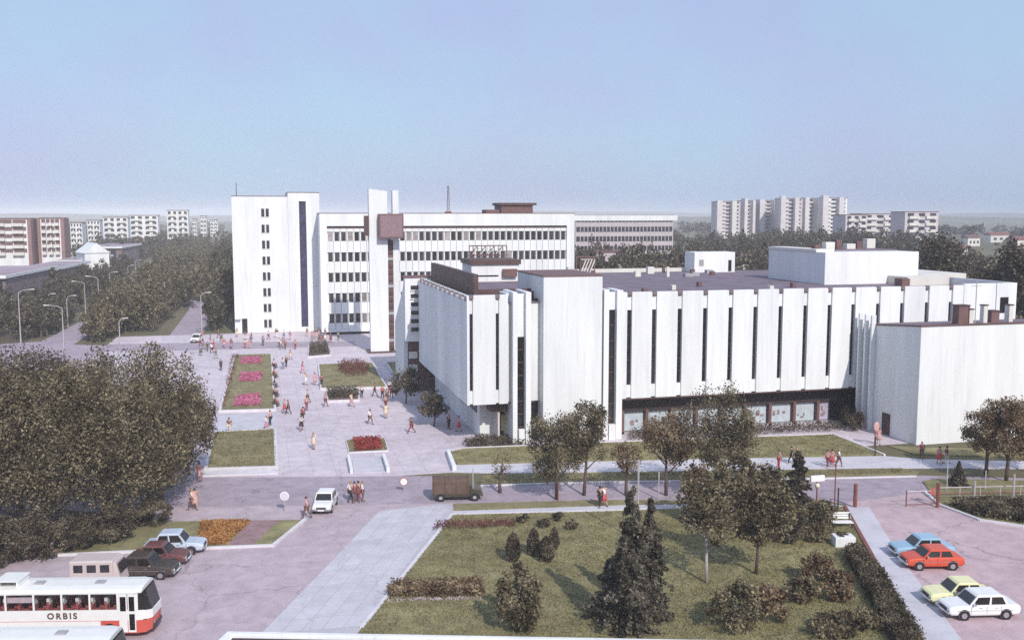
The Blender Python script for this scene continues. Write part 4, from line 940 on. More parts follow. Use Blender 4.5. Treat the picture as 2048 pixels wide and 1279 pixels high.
# open gate frame
a, b = G(1812, 1012), G(1868, 1010); t = thing('entrance_gate', 'thin tubular gate frame standing across the car park entrance', 'gate', (*a, 0))
MB().tube([(*a, 0), (*a, 1.3)], .05, 6).build('upright', REDB, t); MB().tube([(*a, .15), (*b, .15)], .035, 6).build('bottom_rail', REDB, t); MB().tube([(*a, 1.2), (*b, 1.2)], .035, 6).build('top_rail', STEEL, t)
x, y = G(1868, 1006); t = thing('warning_sign', 'small red triangular board fixed by the right gate post', 'sign', (x, y, 0))
MB().tube([(0, 0, 0), (0, 0, 1.2)], .035, 6).build('pole', REDB, t, local=True)
MB().loft([[(-.75, -.04, 1.0), (0, -.04, .65), (0, -.04, 1.35)], [(-.75, -.02, 1.0), (0, -.02, .65), (0, -.02, 1.35)]]).build('board', mat('sign_red', (.55, .12, .10), .5), t, local=True)
# sign panel with clock globe
x, y = G(1633, 1010); t = thing('street_sign', 'white oblong sign panel with a round globe below on a red post', 'sign', (x, y, 0))
MB().tube([(0, 0, 0), (0, 0, 2.0)], .06, 8).build('post', REDB, t, local=True)
MB().box(-.62, .62, -.1, .1, 1.95, 2.45).build('panel', SIGNW, t, local=True, bevel=.05)
MB().ball((0, -.02, 1.62), .2, 10, 8).build('globe', mat('cream_globe', (.72, .66, .5), .4), t, local=True, smooth=True)
# round traffic signs
def rsign(label, px, py, h, rim, face):
    x, y = G(px, py); t = thing('traffic_sign', label, 'sign', (x, y, 0), -YAW, 'round traffic signs by the street')
    MB().tube([(0, 0, 0), (0, 0, h)], .04, 6).build('post', STEEL, t, local=True)
    MB().tube([(0, -.03, h + .1), (0, -.06, h + .1)], .36, 20).build('disc', rim, t, local=True)
    MB().tube([(0, -.062, h + .1), (0, -.075, h + .1)], .29, 20).build('face', face, t, local=True)
rsign('pale round traffic sign seen on the street left of the white car', 570, 1022, 1.15, SIGNW, mat('sign_pale', (.66, .66, .72), .5))
rsign('round traffic sign with dark red rim near the canvas truck', 808, 982, .75, mat('sign_rim', (.42, .12, .12), .5), SIGNW)
x, y = G(1752, 890); t = thing('info_pillar', 'slim dark post with a pink round board beside the annex', 'sign', (x - .15, y, 0))
MB().tube([(0, 0, -.0), (0, 0, 2.0)], .06, 6).build('post', REDB, t, local=True)
MB().ball((.1, -.05, 1.9), .34, 10, 8, 1, .25, 1.5).build('board', mat('pink_board', (.62, .36, .34), .6), t, local=True, smooth=True)
x, y = G(1750, 912); tag(MB().tube([(x, y, 0), (x, y, 1.9)], .05, 6).build('post', DARKST), 'thin dark post at the right tip of the shop lawn', 'post')
# white bench and planter by the pavement
x, y = G(1684, 1055); t = thing('bench', 'white slatted bench with dark frame beside the pavement', 'bench', (x, y, 0), R(-14))
for k in range(4): MB().box(-.75, .75, -.32 + k * .17, -.19 + k * .17, .45, .49).build('seat_slat', SIGNW, t, local=True)
for k in range(3): MB().box(-.75, .75, .36 + k * .05, .40 + k * .05, .6 + k * .17, .73 + k * .17).build('back_slat', SIGNW, t, local=True)
for s_ in (-.65, .65):
    MB().box(s_ - .04, s_ + .04, -.32, -.24, 0, .448).build('leg', DARKST, t, local=True); MB().box(s_ - .04, s_ + .04, .3, .36, 0, 1.05).build('leg', DARKST, t, local=True)
x, y = G(1686, 1092); t = thing('planter', 'big white box planter with dark plants beside the pavement', 'planter', (x, y, 0), R(-14))
MB().box(-.7, .7, -.5, .5, .05, .8).build('box', WHITE2, t, local=True, bevel=.03)
quads_obj('plants', leaves(500, (0, .1, .85), (.6, .4, .25), .09, 5, 10, 'ball', .2), LEAFB, t)
# canopy edge of the building the picture was taken from
cz = 4.2; cp = [G(452, 1264, cz), G(1000, 1273, cz), (26.5, 33.5), (18, 22), (-6, 30), (-4.1, 38.0)]
cn = thing('hotel_canopy', 'pale flat canopy roof with raised white edge at the bottom of the picture', 'canopy', (*cp[0], 0))
cdir = (Vector(cp[2]) - Vector(cp[0])).normalized(); cl, cr_ = Vector(G(455, 1261, cz)), Vector(G(1480, 1279.5, cz)); near = Vector((-cdir.y, cdir.x)) * -1
cdir = (cr_ - cl).normalized(); near = Vector((cdir.y, -cdir.x))
lft = (Vector(G(432, 1282, cz)) - cl).normalized()
poly = [cl, cr_, cr_ + near * 7, cl + lft * 7]
MB().prism([tuple(p) for p in poly], cz - .5, cz - .25).build('slab', WHITE2, cn)
def edge(p, q2, wdt, z0, z1, nm):
    t_ = (q2 - p).normalized(); n_ = Vector((t_.y, -t_.x)) * wdt
    MB().prism([tuple(p), tuple(q2), tuple(q2 + n_), tuple(p + n_)], z0, z1).build(nm, WHITE2, cn, bevel=.01)
edge(cl, cr_, .24, cz - .52, cz, 'raised_edge'); edge(cl + lft * 7, cl + lft * .02, .2, cz - .53, cz - .01, 'raised_edge')
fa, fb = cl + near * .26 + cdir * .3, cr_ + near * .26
MB().prism([tuple(fa), tuple(fb), tuple(fb + near * .22), tuple(fa + near * .22)], cz - .247, cz - .2).build('shade_strip', DARKB, cn)  # dark strip paints the shade line below the raised edge
for k in range(3):
    p = cl + cdir * (4 + k * 8) + near * 3; MB().tube([(p.x, p.y, 0), (p.x, p.y, cz - .5)], .2, 10).build('column', WHITE2, cn)

# ================================================================== VEHICLES
def paint(name, c): return mat(name, c, .35, .04, 2, spec=.5)
def car(label, x, y, heading, paintm, L=4.2, W=1.62, H=1.42, hood=1.15, trunk=.95, sill=.28, belt=.86, roofin=.16, group='parked cars', cat='car', name='car', fast=False, wb=None, wag=False):
    t = thing(name, label, cat, (x, y, 0), heading, group)
    hl = L / 2; hw = W / 2
    def ring(xx, zb, zt, w_):
        return [(xx, -w_ * .93, zb), (xx, -w_, zb + .1), (xx, -w_, zb + (zt - zb) * .62), (xx, -w_ * .95, zt - .05), (xx, -w_ * .86, zt), (xx, w_ * .86, zt), (xx, w_ * .95, zt - .05), (xx, w_, zb + (zt - zb) * .62), (xx, w_, zb + .1), (xx, w_ * .93, zb)]
    bt = belt
    MB().loft([ring(-hl, sill + .1, bt - .1, hw * .9), ring(-hl + .12, sill, bt - .02, hw * .97), ring(-hl + trunk, sill - .02, bt + .02, hw), ring(hl - hood - .3, sill - .02, bt + .01, hw), ring(hl - hood * .5, sill, bt - .03, hw * .99), ring(hl - .12, sill + .02, bt - .09, hw * .95), ring(hl, sill + .1, bt - .16, hw * .9)]).build('body', paintm, t, local=True, bevel=.015, smooth=False)
    x0, x1 = -hl + trunk * .75, hl - hood; rt = H
    r0, r1 = x0 + (.35 if not wag else .12), x1 - .55; iw = hw * .93; rw = hw - roofin
    MB().loft([[(x0, -iw, bt - .02), (x1, -iw, bt - .02), (x1, iw, bt - .02), (x0, iw, bt - .02)], [(r0 - .06, -rw - .02, rt - .06), (r1 + .08, -rw - .02, rt - .06), (r1 + .08, rw + .02, rt - .06), (r0 - .06, rw + .02, rt - .06)],
               [(r0 + .05, -rw * .93, rt), (r1 - .05, -rw * .93, rt), (r1 - .05, rw * .93, rt), (r0 + .05, rw * .93, rt)]]).build('cabin', paintm, t, local=True)
    def lerp(a_, b_, f): return tuple(a_[k] + (b_[k] - a_[k]) * f for k in range(3))
    zl, zh = .12, .90
    B0, B1, T0, T1 = (x0, iw, bt - .02), (x1, iw, bt - .02), (r0 - .06, rw + .02, rt - .06), (r1 + .08, rw + .02, rt - .06)
    for s_ in (1, -1):
        for u0, u1 in ((.07, .45), (.51, .93)) if not fast else ((.08, .92),):
            def pt(u, v):
                p = lerp(lerp(B0, B1, u), lerp(T0, T1, u), v); return (p[0], s_ * (p[1] + .012), p[2])
            MB().quad(pt(u0, zl), pt(u1, zl), pt(u1, zh), pt(u0, zh)).build('side_window', GLASS, t, local=True)
    for nm, Bx, Tx, dx in (('windscreen', x1, r1 + .08, .014), ('rear_window', x0, r0 - .06, -.014)):
        def pw(u, v): return (Bx + (Tx - Bx) * v + dx, (iw + (rw - iw) * v) * (u * 2 - 1) * .92, bt - .02 + (rt - .06 - bt + .02) * v)
        MB().quad(pw(0, .1), pw(1, .1), pw(1, .92), pw(0, .92)).build(nm, GLASS, t, local=True)
    wb = wb or L * .585
    for sx in (1, -1):
        for sy in (1, -1):
            wx = sx * wb / 2 + .03; wh = MB().tube([(wx, sy * (hw - .2), .29), (wx, sy * (hw + .012), .29)], .29, 16).build('wheel', RUBBER, t, local=True)
            MB().tube([(wx, sy * (hw + .013), .29), (wx, sy * (hw + .026), .29)], .17, 12).build('hub_cap', CHROME, wh, local=True)
            MB().tube([(wx, sy * (hw - .03), .31), (wx, sy * (hw + .004), .31)], .35, 16).build('wheel_arch', DARKST, t, local=True)
    for s_ in (1, -1):
        MB().tube([(hl - .02, s_ * hw * .66, bt - .28), (hl + .02, s_ * hw * .66, bt - .28)], .085, 10).build('headlight', mat('lamp_glass', (.75, .75, .7), .2), t, local=True)
        MB().box(-hl - .015, -hl + .03, s_ * hw * .68 - .12, s_ * hw * .68 + .12, bt - .36, bt - .24).build('tail_light', mat('tail_red', (.4, .03, .02), .4), t, local=True)
        for hx_ in (-.72, .22): MB().box(hx_, hx_ + .17, s_ * (hw + .004), s_ * (hw + .028), bt - .14, bt - .11).build('door_handle', CHROME, t, local=True)
        for dx_ in (-.92, -.06, .86): MB().box(dx_ - .008, dx_ + .008, s_ * (hw - .02), s_ * (hw + .004), sill + .12, bt - .08).build('door_seam', DARKST, t, local=True)
        MB().box(-hl + .5, hl - .45, s_ * (hw - .01), s_ * (hw + .008), bt - .30, bt - .275).build('side_trim', CHROME, t, local=True)
        MB().box(x1 - .32, x1 - .2, s_ * (hw + .0), s_ * (hw + .14), bt + .04, bt + .15).build('wing_mirror', CHROME, t, local=True)
    MB().box(hl - .02, hl + .02, -hw * .5, hw * .5, bt - .36, bt - .22).build('grille', DARKST, t, local=True)
    for s_ in (1, -1): MB().box(s_ * hl - .06 + s_ * .04, s_ * hl + .06 + s_ * .04, -hw * .95, hw * .95, sill + .1, sill + .22).build('bumper', CHROME, t, local=True, bevel=.02)
    MB().box(hl + .1, hl + .115, -.24, .24, sill + .1, sill + .2).build('number_plate', SIGNW, t, local=True)
    return t
HL = R(165.6)  # facing the left of the picture
cs = lambda px, py: G(px, py)
x, y = cs(1956, 1228); car('white saloon car parked nearest in the right car park', x, y, R(169), paint('white_paint', (.80, .79, .78)), 4.2, 1.62, 1.42)
x, y = cs(1915, 1203); car('pale yellow car parked behind the white saloon', x, y, R(167), paint('yellow_paint', (.80, .76, .44)), 3.9, 1.58, 1.42)
x, y = cs(1862, 1132); car('bright red saloon parked beside the light blue car', x, y, R(167), paint('red_paint', (.62, .085, .04)), 3.75, 1.58, 1.36, 1.0, .8)
x, y = cs(1842, 1110); car('light blue car parked behind the red saloon', x, y, R(167), paint('blue_paint', (.30, .46, .60)), 4.0, 1.6, 1.4)
x, y = cs(352, 1103); car('light blue rounded car parked beside the orange flowers', x, y, R(-8), paint('pale_blue_paint', (.50, .56, .66)), 3.9, 1.55, 1.5, 1.1, .9)
x, y = cs(322, 1126); car('wine red car between the light blue and the dark car', x, y, R(-12), paint('wine_paint', (.15, .055, .055)), 3.6, 1.52, 1.4, 1.0, .8)
x, y = cs(292, 1150); car('dark brown car with shiny bonnet beside the pink van', x, y, R(-14), paint('dark_paint', (.06, .045, .04)), 4.0, 1.6, 1.45)
x, y = cs(651, 1016); car('white car driving towards the camera on the street', x, y, R(-104), paint('white_paint', (.80, .79, .78)), 3.7, 1.5, 1.42, 1.0, .8, group='cars on the move')
x, y = cs(394, 683); car('small white car at the far end of the square', x, y, R(-100), paint('white_paint', (.80, .79, .78)), 4.0, 1.6, 1.45, group='cars on the move')
# pink van
x, y = cs(202, 1168); t = thing('van', 'pale pinkish box van parked between the bushes and the white coach', 'van', (x, y, 0), R(-11))
t.scale = (.70, .86, .80); pk = paint('pink_paint', (.58, .49, .475))
MB().box(-2.3, 1.5, -.95, .95, .45, 2.25).build('body', pk, t, local=True, bevel=.12)
MB().loft([[(1.5, -.92, .4), (1.5, .92, .4), (1.5, .92, 2.1), (1.5, -.92, 2.1)], [(2.2, -.9, .4), (2.2, .9, .4), (1.75, .85, 2.05), (1.75, -.85, 2.05)]]).build('cab', pk, t, local=True)
for k in range(3): MB().box(-1.9 + k * 1.15, -1.1 + k * 1.15, -.965, -.952, 1.35, 1.95).build('side_window', GLASSV, t, local=True)
MB().quad((2.13, -.8, 1.2), (2.13, .8, 1.2), (1.86, .75, 1.95), (1.86, -.75, 1.95)).build('windscreen', GLASS, t, local=True)
for sx in (-1.5, 1.5):
    for sy in (-.97, .78): MB().tube([(sx, sy, .34), (sx, sy + .19, .34)], .34, 14).build('wheel', RUBBER, t, local=True)
# canvas truck
x, y = cs(912, 996); t = thing('canvas_truck', 'small dark truck with brown canvas cover driving along the street', 'truck', (x, y, 0), R(-10)); t.scale = (.96, .95, .84)
cv = mat('canvas', (.13, .085, .065), .9, .2, 2, bump=.3)
MB().loft([[(-2.0, s_ * .92, .75) for s_ in (1, -1)] + [(-2.0, -.92, 1.9), (-2.0, -.5, 2.15), (-2.0, .5, 2.15), (-2.0, .92, 1.9)], [(1.1, s_ * .92, .75) for s_ in (1, -1)] + [(1.1, -.92, 1.9), (1.1, -.5, 2.15), (1.1, .5, 2.15), (1.1, .92, 1.9)]]).build('canvas_cover', cv, t, local=True)
for k in range(4): MB().tube([(-1.9 + k * .95, -.94, .8), (-1.9 + k * .95, -.94, 1.9), (-1.9 + k * .95, -.5, 2.17), (-1.9 + k * .95, .5, 2.17)], .03, 5).build('cover_hoop', BROWN, t, local=True)
dk = paint('army_paint', (.06, .05, .035))
MB().box(-2.0, 1.2, -.9, .9, .45, .74).build('bed', dk, t, local=True)
MB().loft([[(1.12, -.85, .5), (1.12, .85, .5), (1.12, .85, 1.55), (1.12, -.85, 1.55)], [(1.35, -.83, .5), (1.35, .83, .5), (1.35, .83, 1.5), (1.35, -.83, 1.5)], [(1.4, -.8, .5), (1.4, .8, .5), (1.4, .75, 1.12), (1.4, -.75, 1.12)], [(2.15, -.75, .5), (2.15, .75, .5), (2.15, .7, 1.02), (2.15, -.7, 1.02)]]).build('bonnet', dk, t, local=True)
for sx in (-1.3, 1.55):
    for sy in (-.95, .72):
        wh = MB().tube([(sx, sy, .38), (sx, sy + .23, .38)], .38, 14).build('wheel', RUBBER, t, local=True)
        MB().tube([(sx, sy - .01 if sy < 0 else sy + .24, .38), (sx, sy - .03 if sy < 0 else sy + .26, .38)], .16, 10).build('hub', GREYW, wh, local=True)
for s_ in (-.5, .5): MB().tube([(2.15, s_, .85), (2.18, s_, .85)], .1, 10).build('headlight', CHROME, t, local=True)
MB().box(2.16, 2.26, -.85, .85, .45, .6).build('bumper', dk, t, local=True)

# coaches
def coach(label, x, y, rz, letter=True, L=10.6, W=2.3, hatch=False, group='coaches'):
    t = thing('coach', label, 'coach', (x, y, 0), rz, group)     # x,y = right front corner on the ground, +x forward, the seen side is -y
    wp = paint('coach_white', (.82, .81, .78)); rp_ = paint('coach_red', (.60, .10, .07)); hw = W
    def sec(xx, z0, z1, y0, y1): return [(xx, y0, z0), (xx, y1, z0), (xx, y1, z1), (xx, y0, z1)]
    MB().loft([sec(-L, .36, 1.08, 0, W), sec(-.75, .36, 1.08, 0, W), sec(-.3, .38, 1.08, .10, W - .10), sec(-.05, .46, 1.08, .42, W - .42)]).build('skirt', rp_, t, local=True)
    MB().box(-L, -2.7, -.012, -.002, .50, 1.06).build('skirt_panel', wp, t, local=True)
    MB().box(-L, -.75, 0, .07, 1.085, 1.68).build('waist', wp, t, local=True)
    MB().box(-L, -.75, W - .07, W, 1.085, 1.68).build('waist', wp, t, local=True)
    MB().loft([sec(-.75, 1.085, 1.68, 0, W), sec(-.3, 1.085, 1.62, .10, W - .10), sec(-.02, 1.085, 1.52, .44, W - .44)]).build('nose', wp, t, local=True)
    MB().box(-L, -.25, .07, W - .07, 1.09, 1.12).build('floor', BROWN, t, local=True)
    MB().loft([[(xx, .02 + i_, 2.56), (xx, W - .02 - i_, 2.56), (xx, W - .0 - i_, 2.64), (xx, W - .22 - i_, 2.76), (xx, W - .7, 2.80), (xx, .7, 2.80), (xx, .22 + i_, 2.76), (xx, 0 + i_, 2.64)] for xx, i_ in ((-L, 0), (-.95, 0), (-.5, .16))]).build('roof', wp, t, local=True)
    for k in range(3): MB().box(-3.3 - k * 3.3, -2.8 - k * 3.3, W / 2 - .25, W / 2 + .2, 2.80, 2.88).build('roof_vent', GREYW, t, local=True)
    if hatch:
        for a_ in (-8.4, -7.3): MB().box(a_ - .06, a_ + .06, .5, W - .5, 2.80, 3.12).build('roof_hatch_wall', wp, t, local=True)
        MB().box(-8.5, -7.2, .45, W - .45, 3.12, 3.18).build('roof_hatch', wp, t, local=True)
    n_ = 6; x_end = -1.75
    for k in range(n_ + 1):
        xx = x_end - k * 1.5
        if xx - .05 < -L: break
        MB().box(xx - .05, xx + .05, .0, .06, 1.68, 2.56).build('window_pillar', wp, t, local=True)
        MB().box(xx - .05, xx + .05, W - .06, W, 1.68, 2.56).build('window_pillar', wp, t, local=True)
        if k < n_ and xx - 1.45 > -L:
            MB().box(xx - 1.45, xx - .05, .02, .035, 1.68, 2.56).build('side_window', glassmat('coach_glass', (.03, .03, .035), .05, .93), t, local=True)
            if k == 3: MB().box(xx - 1.42, xx - .08, .045, .06, 2.12, 2.42).build('blind', mat('blind_pink', (.62, .48, .52), .8), t, local=True)
    MB().box(-L, -.9, W - .05, W - .035, 1.69, 2.55).build('far_window', mat('far_glass', (.03, .026, .03), .3), t, local=True)
    for k in range(11):
        sx = -2.3 - k * .78
        if sx < -L + .3: break
        for sy in (.35, W - .85):
            se = MB().box(sx - .22, sx + .22, sy, sy + .45, 1.12, 1.5).box(sx - .28, sx - .16, sy, sy + .45, 1.5, 2.02).build('seat', mat('seat_red', (.42, .10, .10), .8), t, local=True)
            MB().box(sx - .30, sx - .14, sy + .04, sy + .41, 1.86, 2.2).build('headrest_cover', SIGNW, se, local=True)
    # door near the front: two leaves with dark glass, then the curved front quarter
    for k, (a_, b_) in enumerate(((-1.68, -1.24), (-1.20, -.78))):
        dl = MB().box(a_, b_, -.03, .02, .42, 2.55).build('door_leaf', wp, t, local=True)
        MB().box(a_ + .07, b_ - .06, -.045, -.031, 1.62, 2.42).build('door_glass', GLASS, dl, local=True)
        if k: MB().box(a_ + .07, b_ - .06, -.045, -.031, .55, 1.45).build('door_glass', GLASS, dl, local=True)
    MB().box(-.78, -.66, 0, .06, 1.66, 2.56).build('window_pillar', wp, t, local=True)
    m_ = MB(); m_.quad((-.66, .01, 1.66), (-.26, .12, 1.62), (-.44, .16, 2.56), (-.66, .04, 2.56)); m_.build('quarter_window', GLASS, t, local=True)
    m_ = MB(); m_.loft([[(-.26, .12, 1.62), (-.06, .48, 1.54), (-.06, W - .48, 1.54), (-.26, W - .12, 1.62)], [(-.47, .18, 2.6), (-.38, .5, 2.6), (-.38, W - .5, 2.6), (-.47, W - .18, 2.6)]], cap=False); m_.build('windscreen', GLASS, t, local=True)
    for sx in (-2.25, -L + 2.4):
        for sy in (.0, W - .27):
            wh = MB().tube([(sx - .0, sy, .46), (sx, sy + .27, .46)], .46, 18).build('wheel', RUBBER, t, local=True)
            MB().tube([(sx, sy - .012 if sy == 0 else sy + .272, .46), (sx, sy - .03 if sy == 0 else sy + .29, .46)], .22, 12).build('hub', GREYW, wh, local=True)
    MB().box(-.1, .0, .45, W - .45, .42, .6).build('bumper', DARKST, t, local=True)
    for s_ in (.6, W - .6): MB().tube([(-.04, s_, .78), (.0, s_, .78)], .11, 12).build('headlight', CHROME, t, local=True)
    MB().tube([(-.35, .1, 2.5), (.0, -.15, 2.5), (.0, -.17, 2.1)], .02, 5).build('mirror', DARKST, t, local=True)
    if letter:
        cu = bpy.data.curves.new('lettering', 'FONT'); cu.body = 'ORBIS'; cu.size = .46; cu.extrude = .004; cu.space_character = 1.4; cu.offset = .014
        to = bpy.data.objects.new('lettering', cu); col.objects.link(to)
        bpy.context.view_layer.update()
        me = bpy.data.meshes.new_from_object(to.evaluated_get(bpy.context.evaluated_depsgraph_get())); bpy.data.objects.remove(to)
        me.materials.clear(); me.materials.append(mat('letter_brown', (.10, .05, .04), .6))
        o = bpy.data.objects.new('lettering', me); col.objects.link(o); o.parent = t; o.location = (-5.55, -.02, 1.22); o.rotation_euler = (R(90), 0, 0)
    return t
BH = R(-12.6)
bx, by = G(303, 1277); coach('white and red coach with brown lettering on its side at the lower left', bx, by, BH, hatch=True)
bx, by = G(238, 1396); coach('white coach in front whose roof alone shows at the bottom left corner', bx, by, BH, letter=True)

# ================================================================== PEOPLE
def skin(name, nodes, edges, root, sub=1):
    me = bpy.data.meshes.new(name + '_cage'); me.from_pydata([n_[:3] for n_ in nodes], edges, [])
    o = bpy.data.objects.new(name + '_cage', me); col.objects.link(o)
    o.modifiers.new('skin', 'SKIN'); 
    for i, n_ in enumerate(nodes):
        sv = me.skin_vertices[0].data[i]; sv.radius = (n_[3], n_[4] if len(n_) > 4 else n_[3]); sv.use_root = (i == root)
    sb = o.modifiers.new('sub', 'SUBSURF'); sb.levels = sub; sb.render_levels = sub
    bpy.context.view_layer.update()
    r = bpy.data.meshes.new_from_object(o.evaluated_get(bpy.context.evaluated_depsgraph_get())); r.name = name
    bpy.data.objects.remove(o); r.polygons.foreach_set('use_smooth', [True] * len(r.polygons))
    r.materials.clear(); r.materials.append(None); return r
def pose(kind):
    # +x forward; returns joints
    J = dict(pel=(0, 0, .95), bel=(.01, 0, 1.1), che=(.02, 0, 1.3), nec=(.03, 0, 1.47), hea=(.05, 0, 1.60), top=(.05, 0, 1.70))
    for s_, k in ((1, 'l'), (-1, 'r')):
        f = {'stand': 0, 'walk': s_, 'stride': s_ * 1.5, 'sit': 0}[kind]
        J['hip' + k] = (0, s_ * .09, .90)
        J['kne' + k] = (.06 + .16 * f, s_ * .095, .50); J['ank' + k] = (.0 + .27 * f - (.06 if f < 0 else 0), s_ * .095, .09 + (.06 if f < 0 else 0)); 
        if kind == 'sit': J['hip' + k] = (0, s_ * .09, .93); J['kne' + k] = (.42, s_ * .11, .95); J['ank' + k] = (.40, s_ * .11, .56)
        a_ = J['ank' + k]; J['toe' + k] = (a_[0] + .17, a_[1] + s_ * .02, a_[2] - .05)
        J['sho' + k] = (.02, s_ * .185, 1.42); J['elb' + k] = (-.02 - .10 * f, s_ * .235, 1.14); J['wri' + k] = (.06 - .16 * f, s_ * .235, .90)
        if kind == 'sit': J['elb' + k] = (.08, s_ * .23, 1.16); J['wri' + k] = (.3, s_ * .16, 1.04)
        J['han' + k] = (J['wri' + k][0] + .02, s_ * .235, J['wri' + k][2] - .09)
    return J
def person_meshes(kind):
    J = pose(kind); ks = list(J); ix = {k: i for i, k in enumerate(ks)}
    rad = dict(pel=.13, bel=.12, che=.135, nec=.052, hea=.085, top=.06, hip=.085, kne=.058, ank=.038, toe=.032, sho=.055, elb=.04, wri=.028, han=.03)
    nodes = [(*J[k], rad[k[:3]], rad[k[:3]] * (1.15 if k in ('che', 'pel') else 1)) for k in ks]
    E = [('pel', 'bel'), ('bel', 'che'), ('che', 'nec'), ('nec', 'hea'), ('hea', 'top')]
    for k in 'lr': E += [('pel', 'hip' + k), ('hip' + k, 'kne' + k), ('kne' + k, 'ank' + k), ('ank' + k, 'toe' + k), ('che', 'sho' + k), ('sho' + k, 'elb' + k), ('elb' + k, 'wri' + k), ('wri' + k, 'han' + k)]
    body = skin('body_' + kind, nodes, [(ix[a], ix[b]) for a, b in E], 0)
    # fingers and face added to the same surface mesh
    mb = MB()
    for k, s_ in (('l', 1), ('r', -1)):
        h = J['han' + k]
        for f_, ln in ((-.022, .07), (-.007, .085), (.008, .08), (.022, .062)): mb.tube([(h[0] + f_, h[1], h[2] - .01), (h[0] + f_ + .004, h[1] - s_ * .005, h[2] - .01 - ln * .5), (h[0] + f_ + .006, h[1] - s_ * .018, h[2] - .01 - ln)], [.0085, .008, .006], 5)
        mb.tube([(h[0] + .02, h[1], h[2] + .04), (h[0] + .045, h[1] - s_ * .01, h[2] + .01), (h[0] + .045, h[1] - s_ * .02, h[2] - .025)], [.011, .009, .007], 5)
    hx, _, hz = J['hea']
    mb.loft([[(hx + .08, -.014, hz - .02), (hx + .08, .014, hz - .02), (hx + .078, 0, hz + .02)], [(hx + .112, -.008, hz - .018), (hx + .112, .008, hz - .018), (hx + .108, 0, hz - .008)]])
    for s_ in (1, -1): mb.ball((hx, s_ * .088, hz), .022, 6, 5, .8, .4, 1.2)
    bm = bmesh.new(); bm.from_mesh(body); tmp = mb.mesh('tmp', None); bm.from_mesh(tmp); bm.to_mesh(body); bm.free()
    def sub(keys, edges, grow, nm):
        kk = {k: i for i, k in enumerate(keys)}
        return skin(nm + '_' + kind, [(*J[k], rad[k[:3]] * grow, rad[k[:3]] * grow * (1.15 if k in ('che', 'pel') else 1)) for k in keys], [(kk[a], kk[b]) for a, b in edges], 0)
    shirt = sub(['pel', 'bel', 'che', 'shol', 'elbl', 'shor', 'elbr'], [('pel', 'bel'), ('bel', 'che'), ('che', 'shol'), ('shol', 'elbl'), ('che', 'shor'), ('shor', 'elbr')], 1.2, 'shirt')
    trs = sub(['pel', 'hipl', 'knel', 'ankl', 'hipr', 'kner', 'ankr'], [('pel', 'hipl'), ('hipl', 'knel'), ('knel', 'ankl'), ('pel', 'hipr'), ('hipr', 'kner'), ('kner', 'ankr')], 1.25, 'trousers')
    if kind == 'sit': sk = MB().loft([[(x_, r_ * math.sin(a_) , z_ + r_ * .6 * math.cos(a_)) for a_ in [2 * math.pi * i / 12 for i in range(12)]] for x_, z_, r_ in ((-.12, .95, .17), (.15, .95, .2), (.48, .92, .21))])
    else: sk = MB().loft([[(r_ * .8 * math.cos(a_) + .01, r_ * math.sin(a_), z_) for a_ in [2 * math.pi * i / 14 for i in range(14)]] for z_, r_ in ((1.08, .155), (.95, .20), (.75, .24), (.50, .29))])
    skm = sk.mesh('skirt_' + kind, None, smooth=True); skm.materials.append(None)
    hr = MB().ball((hx - .012, 0, hz + .035), .104, 10, 8, 1, .95, 1.0).mesh('hair_' + kind, None, smooth=True); hr.materials.append(None)
    sh = MB()
    for k in 'lr':
        a_, t_ = J['ank' + k], J['toe' + k]; sh.tube([(a_[0] - .05, a_[1], a_[2] - .035), (a_[0] + .05, a_[1], a_[2] - .04), (t_[0] + .03, t_[1], t_[2] - .0)], [.042, .045, .03], 7)
    shm = sh.mesh('shoes_' + kind, None, smooth=True); shm.materials.append(None)
    return dict(body=body, shirt=shirt, trousers=trs, skirt=skm, hair=hr, shoes=shm, foot=.0)
PM = {k: person_meshes(k) for k in ('stand', 'walk', 'stride', 'sit')}
def cloth(c): return mat('cloth_%02d_%02d_%02d' % tuple(int(v * 99) for v in c), c, .85, .08, 4)
CLO = dict(white=(.80, .78, .78), red=(.55, .09, .09), pink=(.66, .32, .40), dark=(.04, .03, .04), brown=(.17, .09, .07), blue=(.16, .20, .36), grey=(.30, .28, .30), cream=(.68, .58, .44), wine=(.25, .06, .08), green=(.12, .13, .07), rose=(.60, .36, .34))
SKIN = mat('skin', (.52, .30, .23), .6, .06, 6); HAIRS = [mat('hair_brown', (.07, .04, .03), .7), mat('hair_dark', (.02, .015, .015), .7), mat('hair_fair', (.30, .20, .11), .7)]
pc = [0]
def person(label, x, y, heading, top, bottom, kind='walk', skirt=False, group='people on the square', z=0, s=1.0):
    pc[0] += 1; M_ = PM[kind]
    t = thing('person', label, 'person', (x, y, z), heading, group); t.scale = (s, s, s)
    for nm, mm in (('body', SKIN), ('shirt', cloth(CLO[top])), ('skirt' if skirt else 'trousers', cloth(CLO[bottom])), ('hair', HAIRS[pc[0] % 3]), ('shoes', cloth(CLO['dark']))):
        o = bpy.data.objects.new(nm, M_[nm]); col.objects.link(o); o.parent = t
        o.material_slots[0].link = 'OBJECT'; o.material_slots[0].material = mm
    return t
q = random.Random(3)
